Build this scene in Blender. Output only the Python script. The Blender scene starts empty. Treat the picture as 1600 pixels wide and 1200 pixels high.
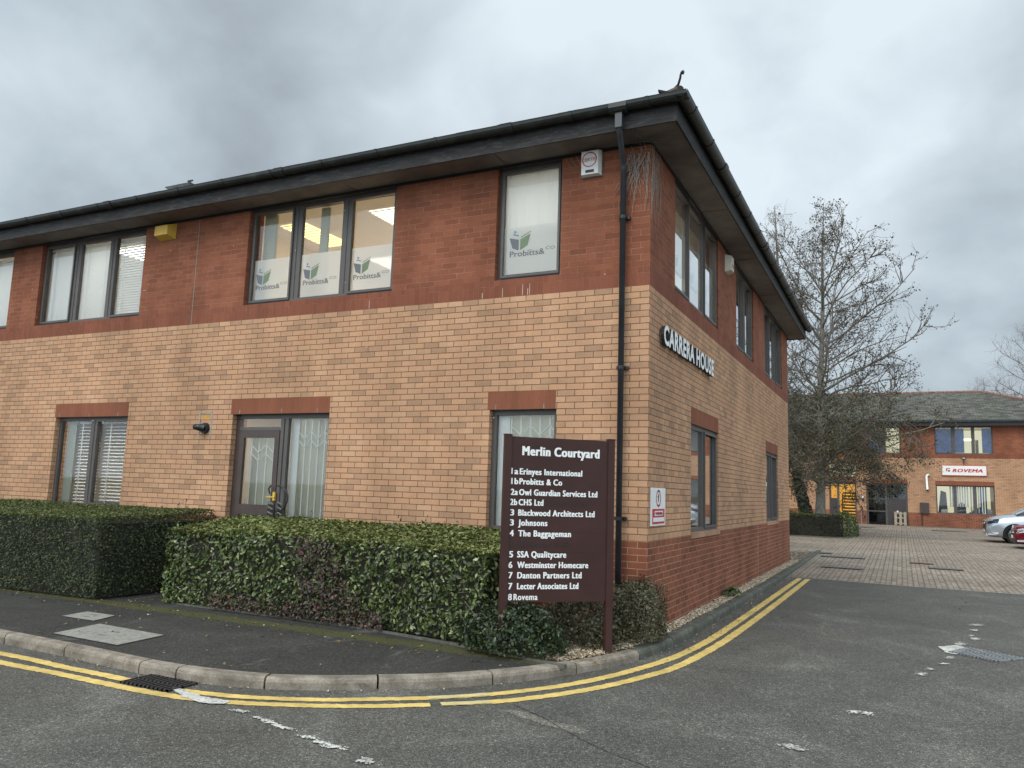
import bpy, math, random
import numpy as np
from mathutils import Vector, Matrix
random.seed(7); rng=np.random.default_rng(7)
rad=math.radians
S=bpy.context.scene
# ------------------------------------------------------------------ camera
cam_d=bpy.data.cameras.new("camera"); cam=bpy.data.objects.new("camera",cam_d); S.collection.objects.link(cam); S.camera=cam
cam_d.sensor_width=36; cam_d.lens=27.759; cam_d.clip_start=.05; cam_d.clip_end=3000
YAW,PIT,ROL=rad(26.271),rad(7.616),rad(1.849)
f0=Vector((-math.sin(YAW),math.cos(YAW),0)); r0=Vector((math.cos(YAW),math.sin(YAW),0)); u0=Vector((0,0,1))
fw=f0*math.cos(PIT)+u0*math.sin(PIT); uu=-f0*math.sin(PIT)+u0*math.cos(PIT)
rr=r0*math.cos(ROL)+uu*math.sin(ROL); u2=-r0*math.sin(ROL)+uu*math.cos(ROL)
M=Matrix((rr,u2,-fw)).transposed().to_4x4(); M.translation=Vector((2.538,-8.651,1.501)); cam.matrix_world=M
# ------------------------------------------------------------------ world
W=bpy.data.worlds.new("World"); S.world=W; W.use_nodes=True
nt=W.node_tree; N=nt.nodes; Lk=nt.links; N.clear()
SUN_EL,SUN_AZ=48,200       # azimuth the light comes from, clockwise from +y
def nn(t,**k):
    n=N.new(t)
    for a,b in k.items(): setattr(n,a,b)
    return n
def mth(op,a,b=None,c=None,clamp=False):
    n=nn('ShaderNodeMath',operation=op,use_clamp=clamp)
    for i,v in enumerate((a,b,c)):
        if v is None: continue
        if isinstance(v,(int,float)): n.inputs[i].default_value=v
        else: Lk.new(v,n.inputs[i])
    return n.outputs[0]
out=nn('ShaderNodeOutputWorld'); bg=nn('ShaderNodeBackground'); bg.inputs[1].default_value=.1; Lk.new(bg.outputs[0],out.inputs[0])
sky=nn('ShaderNodeTexSky',sky_type='NISHITA'); sky.sun_disc=False; sky.sun_elevation=rad(SUN_EL); sky.sun_rotation=rad(SUN_AZ)
tc=nn('ShaderNodeTexCoord'); sep=nn('ShaderNodeSeparateXYZ'); Lk.new(tc.outputs['Generated'],sep.inputs[0])
zc=mth('ADD',mth('MAXIMUM',sep.outputs[2],0.0),.55)
cx_=mth('DIVIDE',sep.outputs[0],zc); cy_=mth('DIVIDE',sep.outputs[1],zc)
cmb=nn('ShaderNodeCombineXYZ'); Lk.new(cx_,cmb.inputs[0]); Lk.new(cy_,cmb.inputs[1])
def noise(sc,det,ro,off,dist=0.):
    mp=nn('ShaderNodeMapping'); mp.inputs[1].default_value=off; Lk.new(cmb.outputs[0],mp.inputs[0])
    n=nn('ShaderNodeTexNoise'); n.inputs['Scale'].default_value=sc; n.inputs['Detail'].default_value=det; n.inputs['Roughness'].default_value=ro; n.inputs['Distortion'].default_value=dist
    Lk.new(mp.outputs[0],n.inputs[0]); return n.outputs[0]
n1=noise(2.6,7,.48,(3.1,.4,0),.25); n2=noise(6.5,6,.5,(1.7,5.2,2),.3)
def dirv(px,py):
    d=fw+rr*((px-800)/1233.7)-u2*((py-600)/1233.7); return d.normalized()
def blob(px,py,c0,c1):
    d=dirv(px,py); vm=nn('ShaderNodeVectorMath',operation='DOT_PRODUCT'); Lk.new(tc.outputs['Generated'],vm.inputs[0]); vm.inputs[1].default_value=d
    mr=nn('ShaderNodeMapRange',interpolation_type='SMOOTHSTEP'); Lk.new(vm.outputs['Value'],mr.inputs[0]); mr.inputs[1].default_value=c0; mr.inputs[2].default_value=c1; return mr.outputs[0]
v=mth('ADD',mth('MULTIPLY',n1,.75),mth('MULTIPLY',n2,.45))          # about .6 mean
v=mth('ADD',v,mth('MULTIPLY',blob(1000,130,.90,.995),.34))            # bright break in the cloud over the corner
v=mth('ADD',v,mth('MULTIPLY',blob(30,340,.94,1.0),.22))
v=mth('ADD',v,mth('MULTIPLY',blob(300,40,.84,1.0),-.24))             # dark bank to the left
v=mth('ADD',v,mth('MULTIPLY',blob(1560,330,.93,1.0),-.04))
cr=nn('ShaderNodeValToRGB'); Lk.new(v,cr.inputs[0]); e=cr.color_ramp.elements
e[0].position=.28; e[0].color=(2.5,2.75,3.05,1); e[1].position=.90; e[1].color=(7.4,8.3,8.9,1)
m_=cr.color_ramp.elements.new(.58); m_.color=(4.6,5.35,5.9,1)
# cloud brightened overhead and behind the viewer, added to light the walls
back=nn('ShaderNodeVectorMath',operation='DOT_PRODUCT'); Lk.new(tc.outputs['Generated'],back.inputs[0]); back.inputs[1].default_value=(.12,-.66,.62)
bm=nn('ShaderNodeMapRange',interpolation_type='SMOOTHSTEP'); Lk.new(back.outputs['Value'],bm.inputs[0]); bm.inputs[1].default_value=-.25; bm.inputs[2].default_value=.95; bm.inputs[3].default_value=1.; bm.inputs[4].default_value=2.9
scl=nn('ShaderNodeVectorMath',operation='SCALE'); Lk.new(cr.outputs[0],scl.inputs[0]); Lk.new(bm.outputs[0],scl.inputs['Scale'])
mx=nn('ShaderNodeMixRGB'); mx.inputs[0].default_value=.93; Lk.new(sky.outputs[0],mx.inputs[1]); Lk.new(scl.outputs[0],mx.inputs[2]); Lk.new(mx.outputs[0],bg.inputs[0])
# ------------------------------------------------------------------ sun through cloud
sd=bpy.data.lights.new("sun",'SUN'); sd.energy=1.5; sd.angle=rad(35); sd.color=(1,.92,.80)
so=bpy.data.objects.new("sun",sd); S.collection.objects.link(so)
az=rad(SUN_AZ); el=rad(SUN_EL); sv=Vector((math.sin(az)*math.cos(el),math.cos(az)*math.cos(el),math.sin(el)))
so.rotation_euler=sv.to_track_quat('Z','Y').to_euler()
S.view_settings.view_transform='Standard'; S.view_settings.look='None'; S.view_settings.exposure=0.15; S.view_settings.gamma=1
S.render.engine='CYCLES'; S.cycles.max_bounces=8; S.cycles.transparent_max_bounces=16

# ================================================================== materials
class NB:
    def __init__(s,name):
        s.m=bpy.data.materials.new(name); s.m.use_nodes=True; s.t=s.m.node_tree; s.t.nodes.clear()
        s.out=s.n('ShaderNodeOutputMaterial')
    def n(s,t,**k):
        x=s.t.nodes.new(t)
        for a,b in k.items(): setattr(x,a,b)
        return x
    def l(s,a,b): s.t.links.new(a,b)
    def set(s,sock,v):
        if hasattr(v,'is_output'): s.l(v,sock)
        else: sock.default_value=(*v,1) if isinstance(v,tuple) and len(v)==3 and sock.type=='RGBA' else v
    def math(s,op,a,b=0,clamp=False):
        x=s.n('ShaderNodeMath',operation=op,use_clamp=clamp); s.set(x.inputs[0],a); s.set(x.inputs[1],b); return x.outputs[0]
    def noise(s,vec,sc,det=4,ro=.55,dist=0.):
        x=s.n('ShaderNodeTexNoise'); s.l(vec,x.inputs['Vector']); x.inputs['Scale'].default_value=sc; x.inputs['Detail'].default_value=det; x.inputs['Roughness'].default_value=ro; x.inputs['Distortion'].default_value=dist; return x.outputs[0]
    def ramp(s,v,pts,interp='LINEAR'):
        x=s.n('ShaderNodeValToRGB'); s.set(x.inputs[0],v); cr=x.color_ramp; cr.interpolation=interp
        while len(cr.elements)<len(pts): cr.elements.new(.5)
        for e,(p,c) in zip(cr.elements,pts): e.position=p; e.color=(*c,1) if isinstance(c,tuple) else (c,c,c,1)
        return x.outputs[0]
    def rng(s,v,a,b,c=0.,d=1.):
        x=s.n('ShaderNodeMapRange'); s.set(x.inputs[0],v)
        for i,q in enumerate((a,b,c,d)): x.inputs[i+1].default_value=q
        return x.outputs[0]
    def mix(s,f,a,b,mode='MIX'):
        x=s.n('ShaderNodeMixRGB',blend_type=mode); s.set(x.inputs[0],f); s.set(x.inputs[1],a); s.set(x.inputs[2],b); return x.outputs[0]
    def map(s,vec,scale=(1,1,1),loc=(0,0,0),rot=(0,0,0)):
        x=s.n('ShaderNodeMapping'); s.l(vec,x.inputs[0]); x.inputs[1].default_value=loc; x.inputs[2].default_value=rot; x.inputs[3].default_value=scale; return x.outputs[0]
    def pos(s): return s.n('ShaderNodeNewGeometry').outputs['Position']
    def uv(s): return s.n('ShaderNodeTexCoord').outputs['UV']
    def bsdf(s,col,rough=.6,metal=0.,bump=None,bs=.3,bd=.01,spec=.5,**k):
        b=s.n('ShaderNodeBsdfPrincipled'); s.set(b.inputs['Base Color'],col); s.set(b.inputs['Roughness'],rough); b.inputs['Metallic'].default_value=metal; b.inputs['Specular IOR Level'].default_value=spec
        if bump is not None:
            x=s.n('ShaderNodeBump'); x.inputs['Strength'].default_value=bs; x.inputs['Distance'].default_value=bd; s.l(bump,x.inputs['Height']); s.l(x.outputs[0],b.inputs['Normal'])
        for a,v in k.items(): s.set(b.inputs[a.replace('_',' ')],v)
        s.l(b.outputs[0],s.out.inputs[0]); return b
def _dummy(): pass
def plain(name,col,rough=.5,metal=0.,var=.25,sc=9.,spec=.5):
    q=NB(name); p=q.pos(); n=q.noise(p,sc,5,.6); c=tuple(x*(1-var) for x in col); d=tuple(min(1,x*(1+var)) for x in col)
    q.bsdf(q.ramp(n,[(.3,c),(.7,d)]),rough,metal,spec=spec,bump=n,bs=.05,bd=.002); return q.m
def brick(name,cols,mortar,soldier=False,mort=.01,stain=.3,mfade=0.):
    q=NB(name); uv=q.uv()
    if soldier: vec=q.map(uv,rot=(0,0,rad(90)),loc=(0,0,0))
    else: vec=uv
    b=q.n('ShaderNodeTexBrick'); q.l(vec,b.inputs['Vector']); b.inputs['Color1'].default_value=(0,0,0,1); b.inputs['Color2'].default_value=(1,1,1,1); b.inputs['Mortar'].default_value=(.5,.5,.5,1)
    b.inputs['Scale'].default_value=1; b.inputs['Mortar Size'].default_value=mort*.5; b.inputs['Mortar Smooth'].default_value=.15; b.inputs['Bias'].default_value=0
    b.inputs['Brick Width'].default_value=.225; b.inputs['Row Height'].default_value=.075
    if soldier: b.offset=0
    p=q.pos(); fine=q.noise(p,90,4,.65); big=q.noise(p,.55,5,.6); mid=q.noise(p,6,4,.6)
    k=q.math('ADD',b.outputs['Color'],q.math('MULTIPLY',q.math('SUBTRACT',mid,.5),.5))
    n=len(cols); c=q.ramp(k,[((i/(n-1))**.8 if n>1 else 0,cc) for i,cc in enumerate(cols)])
    c=q.mix(q.math('MULTIPLY',1.0,.55),c,q.ramp(fine,[(.3,.55),(.7,1.35)]),'MULTIPLY')
    mc=q.mix(.5,mortar,q.ramp(q.noise(p,14,3),[(.35,.6),(.65,1.3)]),'MULTIPLY')
    fac=b.outputs['Fac']
    if mfade: fac=q.math('MULTIPLY',fac,q.ramp(q.noise(p,3.3,4,.7),[(.5-.1,mfade),(.62,1.)]))
    c=q.mix(fac,c,mc)
    st=q.ramp(q.noise(q.map(p,scale=(1,1,.45)),1.3,6,.62),[(.34,1-stain),(.6,1.0)])
    c=q.mix(1.,c,st,'MULTIPLY'); c=q.mix(1.,c,q.ramp(big,[(.3,.86),(.7,1.1)]),'MULTIPLY')
    h=q.math('ADD',q.math('MULTIPLY',b.outputs['Fac'],-1),q.math('MULTIPLY',fine,.35))
    q.bsdf(c,.88,bump=h,bs=.6,bd=.006,spec=.25); return q.m
m_buff=brick('buff_brick',[(.40,.24,.148),(.52,.308,.185),(.55,.32,.192),(.57,.33,.19),(.54,.30,.178),(.58,.355,.218)],(.20,.105,.055),stain=.22)
m_red=brick('red_brick',[(.22,.077,.043),(.27,.095,.052),(.30,.108,.059),(.245,.086,.047)],(.33,.17,.12),stain=.28,mfade=.12)
m_plinth=brick('plinth_brick',[(.20,.066,.038),(.26,.086,.048),(.29,.098,.054),(.22,.076,.044)],(.42,.25,.16),stain=.3)
m_sold=brick('soldier_brick',[(.22,.076,.044),(.265,.092,.054)],(.29,.135,.095),soldier=True,stain=.25,mfade=.05,mort=.007)
m_lint=brick('lintel_brick',[(.24,.086,.048),(.275,.098,.055)],(.23,.095,.055),soldier=True,stain=.2,mort=.006)
def asphalt(name,base,mossy=0,var=.2):
    q=NB(name); p=q.pos(); v=q.n('ShaderNodeTexVoronoi'); q.l(p,v.inputs['Vector']); v.inputs['Scale'].default_value=150
    v2=q.n('ShaderNodeTexVoronoi'); q.l(p,v2.inputs['Vector']); v2.inputs['Scale'].default_value=80
    n=q.noise(p,120,3,.7); big=q.noise(p,.9,6,.65,.6); n3=q.noise(p,28,4,.75)
    sc=q.n('ShaderNodeSeparateColor'); q.l(v.outputs['Color'],sc.inputs[0])
    spk=q.ramp(sc.outputs[0],[(.0,.5),(.45,.8),(.8,1.15),(.94,1.5),(1.,2.8)])
    sc2=q.n('ShaderNodeSeparateColor'); q.l(v2.outputs['Color'],sc2.inputs[0])
    c=q.mix(1.,base,spk,'MULTIPLY'); c=q.mix(1.,c,q.ramp(sc2.outputs[0],[(0,.75),(.9,1.12),(1.,1.6)]),'MULTIPLY')
    c=q.mix(1.,c,q.ramp(n3,[(.3,.75),(.7,1.3)]),'MULTIPLY')
    c=q.mix(1.,c,q.ramp(big,[(.3,1-var),(.55,1.0),(.72,1+var*1.8)]),'MULTIPLY')
    sm=q.noise(q.map(p,scale=(1,.45,1),rot=(0,0,.5)),1.7,7,.72,1.2)
    c=q.mix(q.ramp(sm,[(.60,0.),(.72,.42)]),c,(.24,.225,.20))
    if mossy:
        s=q.n('ShaderNodeSeparateXYZ'); q.l(p,s.inputs[0])
        # moss along the foot of the hedges
        d=q.math('ABSOLUTE',q.math('ADD',s.outputs[1],1.86)); mk=q.rng(d,.0,.42,1.,0.)
        mn=q.noise(p,9,6,.75); mk=q.ramp(q.math('MULTIPLY',mk,q.math('ADD',mn,.35)),[(.52,0.),(.70,.8)])
        c=q.mix(mk,c,q.ramp(q.noise(p,60,3),[(.3,(.03,.035,.01)),(.7,(.11,.105,.025))]))
    h=q.math('ADD',q.math('MULTIPLY',v.outputs['Distance'],1.),q.math('MULTIPLY',n,.6))
    q.bsdf(c,q.ramp(big,[(.35,.62),(.65,.85)]),bump=h,bs=.55,bd=.006,spec=.35); return q.m
m_road=asphalt('road_asphalt',(.104,.099,.086),0,.32)
m_path=asphalt('footway_asphalt',(.042,.040,.035),1,.22)
def paver():
    q=NB('block_paving'); p=q.pos(); s=q.n('ShaderNodeSeparateXYZ'); q.l(p,s.inputs[0]); c=q.n('ShaderNodeCombineXYZ'); q.l(s.outputs[1],c.inputs[0]); q.l(s.outputs[0],c.inputs[1])
    b=q.n('ShaderNodeTexBrick'); q.l(c.outputs[0],b.inputs[0]); b.inputs['Color1'].default_value=(0,0,0,1); b.inputs['Color2'].default_value=(1,1,1,1)
    b.inputs['Mortar'].default_value=(.5,.5,.5,1); b.inputs['Scale'].default_value=1; b.inputs['Brick Width'].default_value=.20; b.inputs['Row Height'].default_value=.10; b.inputs['Mortar Size'].default_value=.007; b.inputs['Mortar Smooth'].default_value=.3
    # every second joint line is opened wider
    k=q.math('ADD',b.outputs['Color'],q.math('MULTIPLY',q.math('SUBTRACT',q.noise(p,3,4),.5),.6))
    col=q.ramp(k,[(0,(.205,.165,.13)),(.5,(.27,.218,.17)),(1,(.32,.26,.205))])
    j=q.n('ShaderNodeTexWave',wave_type='BANDS',bands_direction='X'); q.l(p,j.inputs[0]); j.inputs['Scale'].default_value=.314*5/2; 
    fac=q.math('MULTIPLY',b.outputs['Fac'],q.ramp(q.noise(p,2.1,4,.7),[(.3,.45),(.6,1.)]))
    col=q.mix(fac,col,(.055,.05,.035))
    wr=q.n('ShaderNodeTexWave',wave_type='BANDS',bands_direction='X',wave_profile='SIN'); q.l(p,wr.inputs[0]); wr.inputs['Scale'].default_value=1.57; wr.inputs['Distortion'].default_value=.6; wr.inputs['Detail Scale'].default_value=.3
    col=q.mix(q.math('MULTIPLY',q.ramp(wr.outputs['Fac'],[(.80,0.),(.97,.45)]),q.ramp(q.noise(p,.35,3),[(.3,.2),(.6,1.)])),col,(.09,.08,.06))
    col=q.mix(1.,col,q.ramp(q.noise(q.map(p,scale=(.5,1,1)),.45,6,.6),[(.3,.72),(.52,1.),(.7,1.28)]),'MULTIPLY')
    col=q.mix(1.,col,q.ramp(q.noise(p,45,3,.7),[(.3,.8),(.7,1.2)]),'MULTIPLY')
    q.bsdf(col,.8,bump=q.math('ADD',q.math('MULTIPLY',b.outputs['Fac'],-1),q.noise(p,30,3)),bs=.5,bd=.005,spec=.35); return q.m
m_pav=paver()
def tiles():
    q=NB('roof_tiles'); uv=q.uv(); b=q.n('ShaderNodeTexBrick'); q.l(uv,b.inputs[0]); b.inputs['Color1'].default_value=(0,0,0,1); b.inputs['Color2'].default_value=(1,1,1,1); b.inputs['Mortar'].default_value=(0,0,0,1)
    b.inputs['Scale'].default_value=1; b.inputs['Brick Width'].default_value=.30; b.inputs['Row Height'].default_value=.18; b.inputs['Mortar Size'].default_value=.012; b.inputs['Mortar Smooth'].default_value=.5
    p=q.pos(); c=q.ramp(b.outputs['Color'],[(0,(.045,.043,.038)),(.5,(.085,.082,.072)),(1,(.14,.135,.12))])
    c=q.mix(q.ramp(q.noise(p,2.2,6,.7),[(.5,0.),(.66,.8)]),c,q.ramp(q.noise(p,25,3),[(.3,(.06,.065,.03)),(.7,(.16,.17,.11))]))
    c=q.mix(b.outputs['Fac'],c,(.02,.02,.02)); 
    w=q.n('ShaderNodeSeparateXYZ'); q.l(uv,w.inputs[0]); saw=q.math('FRACT',q.math('DIVIDE',w.outputs[1],.18))
    q.bsdf(c,.85,bump=q.math('ADD',saw,q.math('MULTIPLY',q.noise(p,20,3),.3)),bs=.7,bd=.03,spec=.3); return q.m
m_tile=tiles()
m_ridge=plain('ridge_tile_terracotta',(.20,.10,.07),.85,var=.4); m_ridgeb=plain('weathered_ridge_tile',(.085,.066,.055),.9,var=.4)
m_frame=plain('window_frame_grey_brown',(.088,.078,.072),.45,.0,.12,5)
m_doorbr=plain('door_brown',(.062,.043,.038),.45,.0,.15,5)
m_black=plain('black_plastic',(.012,.013,.015),.4,0,.2)
def fasciam():
    q=NB('weathered_fascia'); p=q.pos(); n=q.noise(q.map(p,scale=(.6,.6,3)),7,8,.75,1.); 
    q.bsdf(q.ramp(n,[(.36,(.008,.008,.009)),(.52,(.022,.021,.022)),(.62,(.05,.047,.046)),(.78,(.11,.102,.098))]),.75,bump=n,bs=.5,bd=.006); return q.m
m_fascia=fasciam()
def gutm():
    q=NB('mossy_black_gutter'); p=q.pos(); n=q.noise(p,5,7,.7); s=q.n('ShaderNodeSeparateXYZ'); q.l(p,s.inputs[0])
    q.bsdf(q.ramp(n,[(.36,(.010,.012,.013)),(.55,(.018,.022,.020)),(.72,(.05,.06,.045))]),.42,bump=n,bs=.2,bd=.004); return q.m
m_gut=gutm()
m_pipe=plain('downpipe_grey_black',(.045,.052,.062),.42,0,.25,4)
m_soffit=plain('soffit_board',(.14,.12,.105),.8,0,.25,3)
m_white=plain('white_plastic',(.78,.78,.75),.5,0,.05,3)
m_blind=plain('white_blind',(.80,.80,.76),.6,0,.04,3)
m_blindp=None
m_cream=plain('cream_plastic',(.62,.60,.50),.5,0,.08,6)
m_room=plain('room_paint_beige',(.72,.62,.50),.8,0,.04,2)
m_ceil=plain('ceiling_paint',(.78,.72,.62),.8,0,.04,2)
m_floor=plain('office_carpet',(.10,.10,.11),.9,0,.2,8)
m_sign=plain('sign_maroon',(.050,.022,.019),.5,0,.14,3,spec=.25)
m_ghost=plain('faded_letter_brown',(.028,.015,.014),.5,0,.1,3)
m_letter=plain('sign_letter_white',(.82,.82,.80),.5,0,.03,3)
m_red_s=plain('sign_red',(.50,.015,.035),.45,0,.08,8)
m_blk_s=plain('sign_black',(.02,.02,.022),.5,0,.1,8)
m_grey_s=plain('logo_grey',(.16,.16,.17),.6,0,.04,8)
m_green_s=plain('logo_green',(.22,.31,.10),.6,0,.04,8)
m_blue_s=plain('logo_blue',(.12,.25,.45),.6,0,.04,8)
m_yel_b=plain('yellow_plastic',(.62,.40,.06),.5,0,.1,12)
m_mort=plain('pale_mortar',(.50,.40,.32),.9,0,.2,9)
m_iron=plain('cast_iron',(.045,.040,.040),.6,.4,.4,20)
m_conc=plain('concrete_cover',(.235,.23,.20),.9,0,.3,22)
m_lead=plain('lead_grey',(.28,.30,.29),.6,.1,.3,6)
m_steel=plain('galvanised_steel',(.35,.36,.36),.45,.7,.2,9)
m_brownpanel=plain('brown_panel',(.05,.042,.042),.5,0,.15,6)
m_wood=plain('pallet_wood',(.36,.30,.22),.9,0,.3,14)
m_bark=None
def bark(name,a,b_,c_):
    q=NB(name); p=q.pos(); n=q.noise(q.map(p,scale=(1,1,.35)),16,7,.75,.5); q.bsdf(q.ramp(n,[(.3,a),(.5,b_),(.7,c_)]),.9,bump=n,bs=.8,bd=.02,spec=.2); return q.m
m_bark=bark('alder_bark',(.08,.073,.062),(.19,.175,.15),(.34,.32,.28))
m_twig=plain('twig_bark',(.16,.135,.11),.9,0,.35,7)
m_twig2=plain('birch_twig',(.13,.095,.09),.9,0,.3,7)
m_deadv=plain('dead_climber_stem',(.27,.22,.185),.9,0,.4,40)
def leafm(name,pts,rough=.4,spec=.5,patch=None,trans=.15):
    q=NB(name); g=q.n('ShaderNodeNewGeometry'); r=g.outputs['Random Per Island']; c=q.ramp(r,pts)
    p=g.outputs['Position']
    if patch:
        c=q.mix(q.ramp(q.noise(p,patch[0],5,.6),[(patch[1],0.),(patch[1]+.08,.9)]),c,q.ramp(r,[(0,patch[2]),(1,patch[3])]))
    c=q.mix(1.,c,q.ramp(q.noise(p,1.4,4,.6),[(.3,.75),(.7,1.25)]),'MULTIPLY')
    b=q.bsdf(c,rough,spec=spec); tr=q.n('ShaderNodeBsdfTranslucent'); q.l(c,tr.inputs[0]); ms=q.n('ShaderNodeMixShader'); ms.inputs[0].default_value=trans
    q.l(b.outputs[0],ms.inputs[1]); q.l(tr.outputs[0],ms.inputs[2]); q.l(ms.outputs[0],q.out.inputs[0]); return q.m
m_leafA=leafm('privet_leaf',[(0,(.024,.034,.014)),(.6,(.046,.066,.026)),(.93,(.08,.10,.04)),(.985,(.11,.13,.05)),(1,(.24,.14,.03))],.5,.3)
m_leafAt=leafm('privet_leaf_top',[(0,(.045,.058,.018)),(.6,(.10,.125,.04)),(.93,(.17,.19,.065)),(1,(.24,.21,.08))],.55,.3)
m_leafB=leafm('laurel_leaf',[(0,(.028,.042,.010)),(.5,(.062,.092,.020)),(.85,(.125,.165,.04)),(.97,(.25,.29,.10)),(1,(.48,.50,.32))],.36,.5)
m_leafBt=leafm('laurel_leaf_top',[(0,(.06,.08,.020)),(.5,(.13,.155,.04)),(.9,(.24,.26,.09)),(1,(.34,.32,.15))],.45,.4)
m_leafP=leafm('purple_leaf',[(0,(.02,.016,.014)),(.6,(.065,.038,.028)),(.97,(.12,.065,.045)),(1,(.25,.04,.06))],.45,.5)
m_leafC=leafm('dull_shrub_leaf',[(0,(.034,.038,.018)),(.6,(.085,.085,.042)),(1,(.19,.16,.09))],.5,.4)
m_leafT=leafm('alder_leaf_olive',[(0,(.05,.05,.022)),(.6,(.10,.10,.045)),(1,(.17,.16,.08))],.7,.3,trans=.3)
m_cone=plain('alder_cone',(.05,.042,.034),.9,0,.3,9)
m_leafI=leafm('ivy_leaf',[(0,(.016,.026,.012)),(.7,(.042,.065,.026)),(1,(.10,.13,.05))],.35,.5)
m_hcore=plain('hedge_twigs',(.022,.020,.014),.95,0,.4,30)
m_soil=plain('soil_and_mulch',(.10,.075,.05),.95,0,.6,40)
m_fall=leafm('fallen_leaf',[(0,(.07,.04,.02)),(.5,(.20,.13,.06)),(.8,(.35,.26,.12)),(1,(.55,.50,.38))],.8,.2)
m_peb=leafm('pebble_stone',[(0,(.20,.14,.085)),(.5,(.38,.29,.19)),(.85,(.55,.46,.34)),(1,(.75,.70,.60))],.85,.3,trans=0)
m_ground=plain('distant_ground',(.10,.11,.06),.95,0,.3,2)
def paint(name,col,wear,sc=26,thin=.6):
    q=NB(name); p=q.pos(); n=q.noise(p,sc,6,.8); b=q.noise(p,1.1,4,.6); 
    c=q.mix(q.ramp(q.math('ADD',n,q.math('MULTIPLY',b,.25)),[(wear-.06,1.),(wear+.06,0.)]),q.mix(1.,col,q.ramp(q.noise(p,4,5,.7),[(.3,thin),(.7,1.12)]),'MULTIPLY'),(.085,.08,.07))
    q.bsdf(c,.65,bump=q.noise(p,95,3),bs=.5,bd=.004); return q.m
m_yel=paint('yellow_line_paint',(.72,.52,.16),.47)
m_yelold=paint('faded_yellow_line_paint',(.66,.56,.27),.46)
m_wht=paint('white_road_paint',(.64,.63,.58),.56,34,.6)
def kerbm(name,cols):
    q=NB(name); p=q.pos(); n=q.noise(p,5,8,.7,.5); f=q.noise(p,70,3,.7); c=q.ramp(n,[(.3,cols[0]),(.5,cols[1]),(.68,cols[2])]); c=q.mix(1.,c,q.ramp(f,[(.3,.75),(.7,1.2)]),'MULTIPLY'); q.bsdf(c,.85,bump=q.math('ADD',n,f),bs=.4,bd=.006,spec=.3); return q.m
m_kerb=kerbm('kerb_concrete',[(.12,.10,.078),(.23,.195,.155),(.34,.295,.24)])
m_kerbd=kerbm('kerb_concrete_mossy',[(.055,.058,.045),(.10,.102,.082),(.17,.165,.135)])
def emis(name,col,st):
    q=NB(name); e=q.n('ShaderNodeEmission'); e.inputs[0].default_value=(*col,1); e.inputs[1].default_value=st; q.l(e.outputs[0],q.out.inputs[0]); return q.m
m_tube=emis('lit_tube',(1,.80,.28),2.6); m_tubew=emis('lit_tube_white',(1,.93,.72),3.0); m_room_l=emis('added_panel_glow',(1,.95,.86),8.0); m_warm=emis('warm_lit_wall',(1,.50,.10),.75); m_pale=emis('pale_lit_room',(.95,.92,.62),.62)
def glassm(name,tint,ior=1.45,boost=1.,rough=.02):
    q=NB(name); t=q.n('ShaderNodeBsdfTransparent'); t.inputs[0].default_value=(*tint,1); g=q.n('ShaderNodeBsdfGlossy'); g.inputs['Roughness'].default_value=rough; g.inputs[0].default_value=(.95,.97,1,1)
    f=q.n('ShaderNodeFresnel'); f.inputs[0].default_value=ior; m=q.n('ShaderNodeMixShader'); q.l(q.math('MULTIPLY',f.outputs[0],boost,True),m.inputs[0]); q.l(t.outputs[0],m.inputs[1]); q.l(g.outputs[0],m.inputs[2]); q.l(m.outputs[0],q.out.inputs[0]); return q.m
m_glass=glassm('window_glass',(.96,.975,.965),1.45,1.9)
m_cglass=glassm('car_glass',(.10,.12,.13),1.5,1.6)
m_dglass=glassm('dark_glass',(.30,.34,.36),1.5,1.6)
def filmm():
    q=NB('frosted_film'); d=q.n('ShaderNodeBsdfDiffuse'); d.inputs[0].default_value=(.90,.89,.86,1); t=q.n('ShaderNodeBsdfTranslucent'); t.inputs[0].default_value=(.9,.88,.82,1); tr=q.n('ShaderNodeBsdfTransparent')
    a=q.n('ShaderNodeMixShader'); a.inputs[0].default_value=.38; q.l(d.outputs[0],a.inputs[1]); q.l(t.outputs[0],a.inputs[2]); b=q.n('ShaderNodeMixShader'); b.inputs[0].default_value=.06; q.l(a.outputs[0],b.inputs[1]); q.l(tr.outputs[0],b.inputs[2]); q.l(b.outputs[0],q.out.inputs[0]); return q.m
m_film=filmm(); m_glassR=glassm('double_glazing',(.80,.86,.84),1.5,2.6)
def blinkm():
    q=NB('venetian_slat_white'); d=q.n('ShaderNodeBsdfDiffuse'); d.inputs[0].default_value=(.86,.86,.82,1); t=q.n('ShaderNodeBsdfTranslucent'); t.inputs[0].default_value=(.8,.8,.75,1); a=q.n('ShaderNodeMixShader'); a.inputs[0].default_value=.2; q.l(d.outputs[0],a.inputs[1]); q.l(t.outputs[0],a.inputs[2]); q.l(a.outputs[0],q.out.inputs[0]); return q.m
m_slat=blinkm()
def blinkm2(name,c,f):
    q=NB(name); d=q.n('ShaderNodeBsdfDiffuse'); d.inputs[0].default_value=(*c,1); t=q.n('ShaderNodeBsdfTranslucent'); t.inputs[0].default_value=(*c,1); a=q.n('ShaderNodeMixShader'); a.inputs[0].default_value=f; q.l(d.outputs[0],a.inputs[1]); q.l(t.outputs[0],a.inputs[2]); q.l(a.outputs[0],q.out.inputs[0]); return q.m
m_blindp=blinkm2('pale_vertical_blind',(.50,.53,.45),.3)
m_bluefilm=plain('blue_window_film',(.06,.12,.30),.5,0,.5,3)
m_silver=plain('silver_car_paint',(.42,.47,.52),.22,.55,.04,2)
m_redcar=plain('dark_red_car_paint',(.16,.008,.018),.2,.3,.05,2)
m_tyre=plain('tyre_rubber',(.018,.018,.019),.85,0,.2,30)
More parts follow.
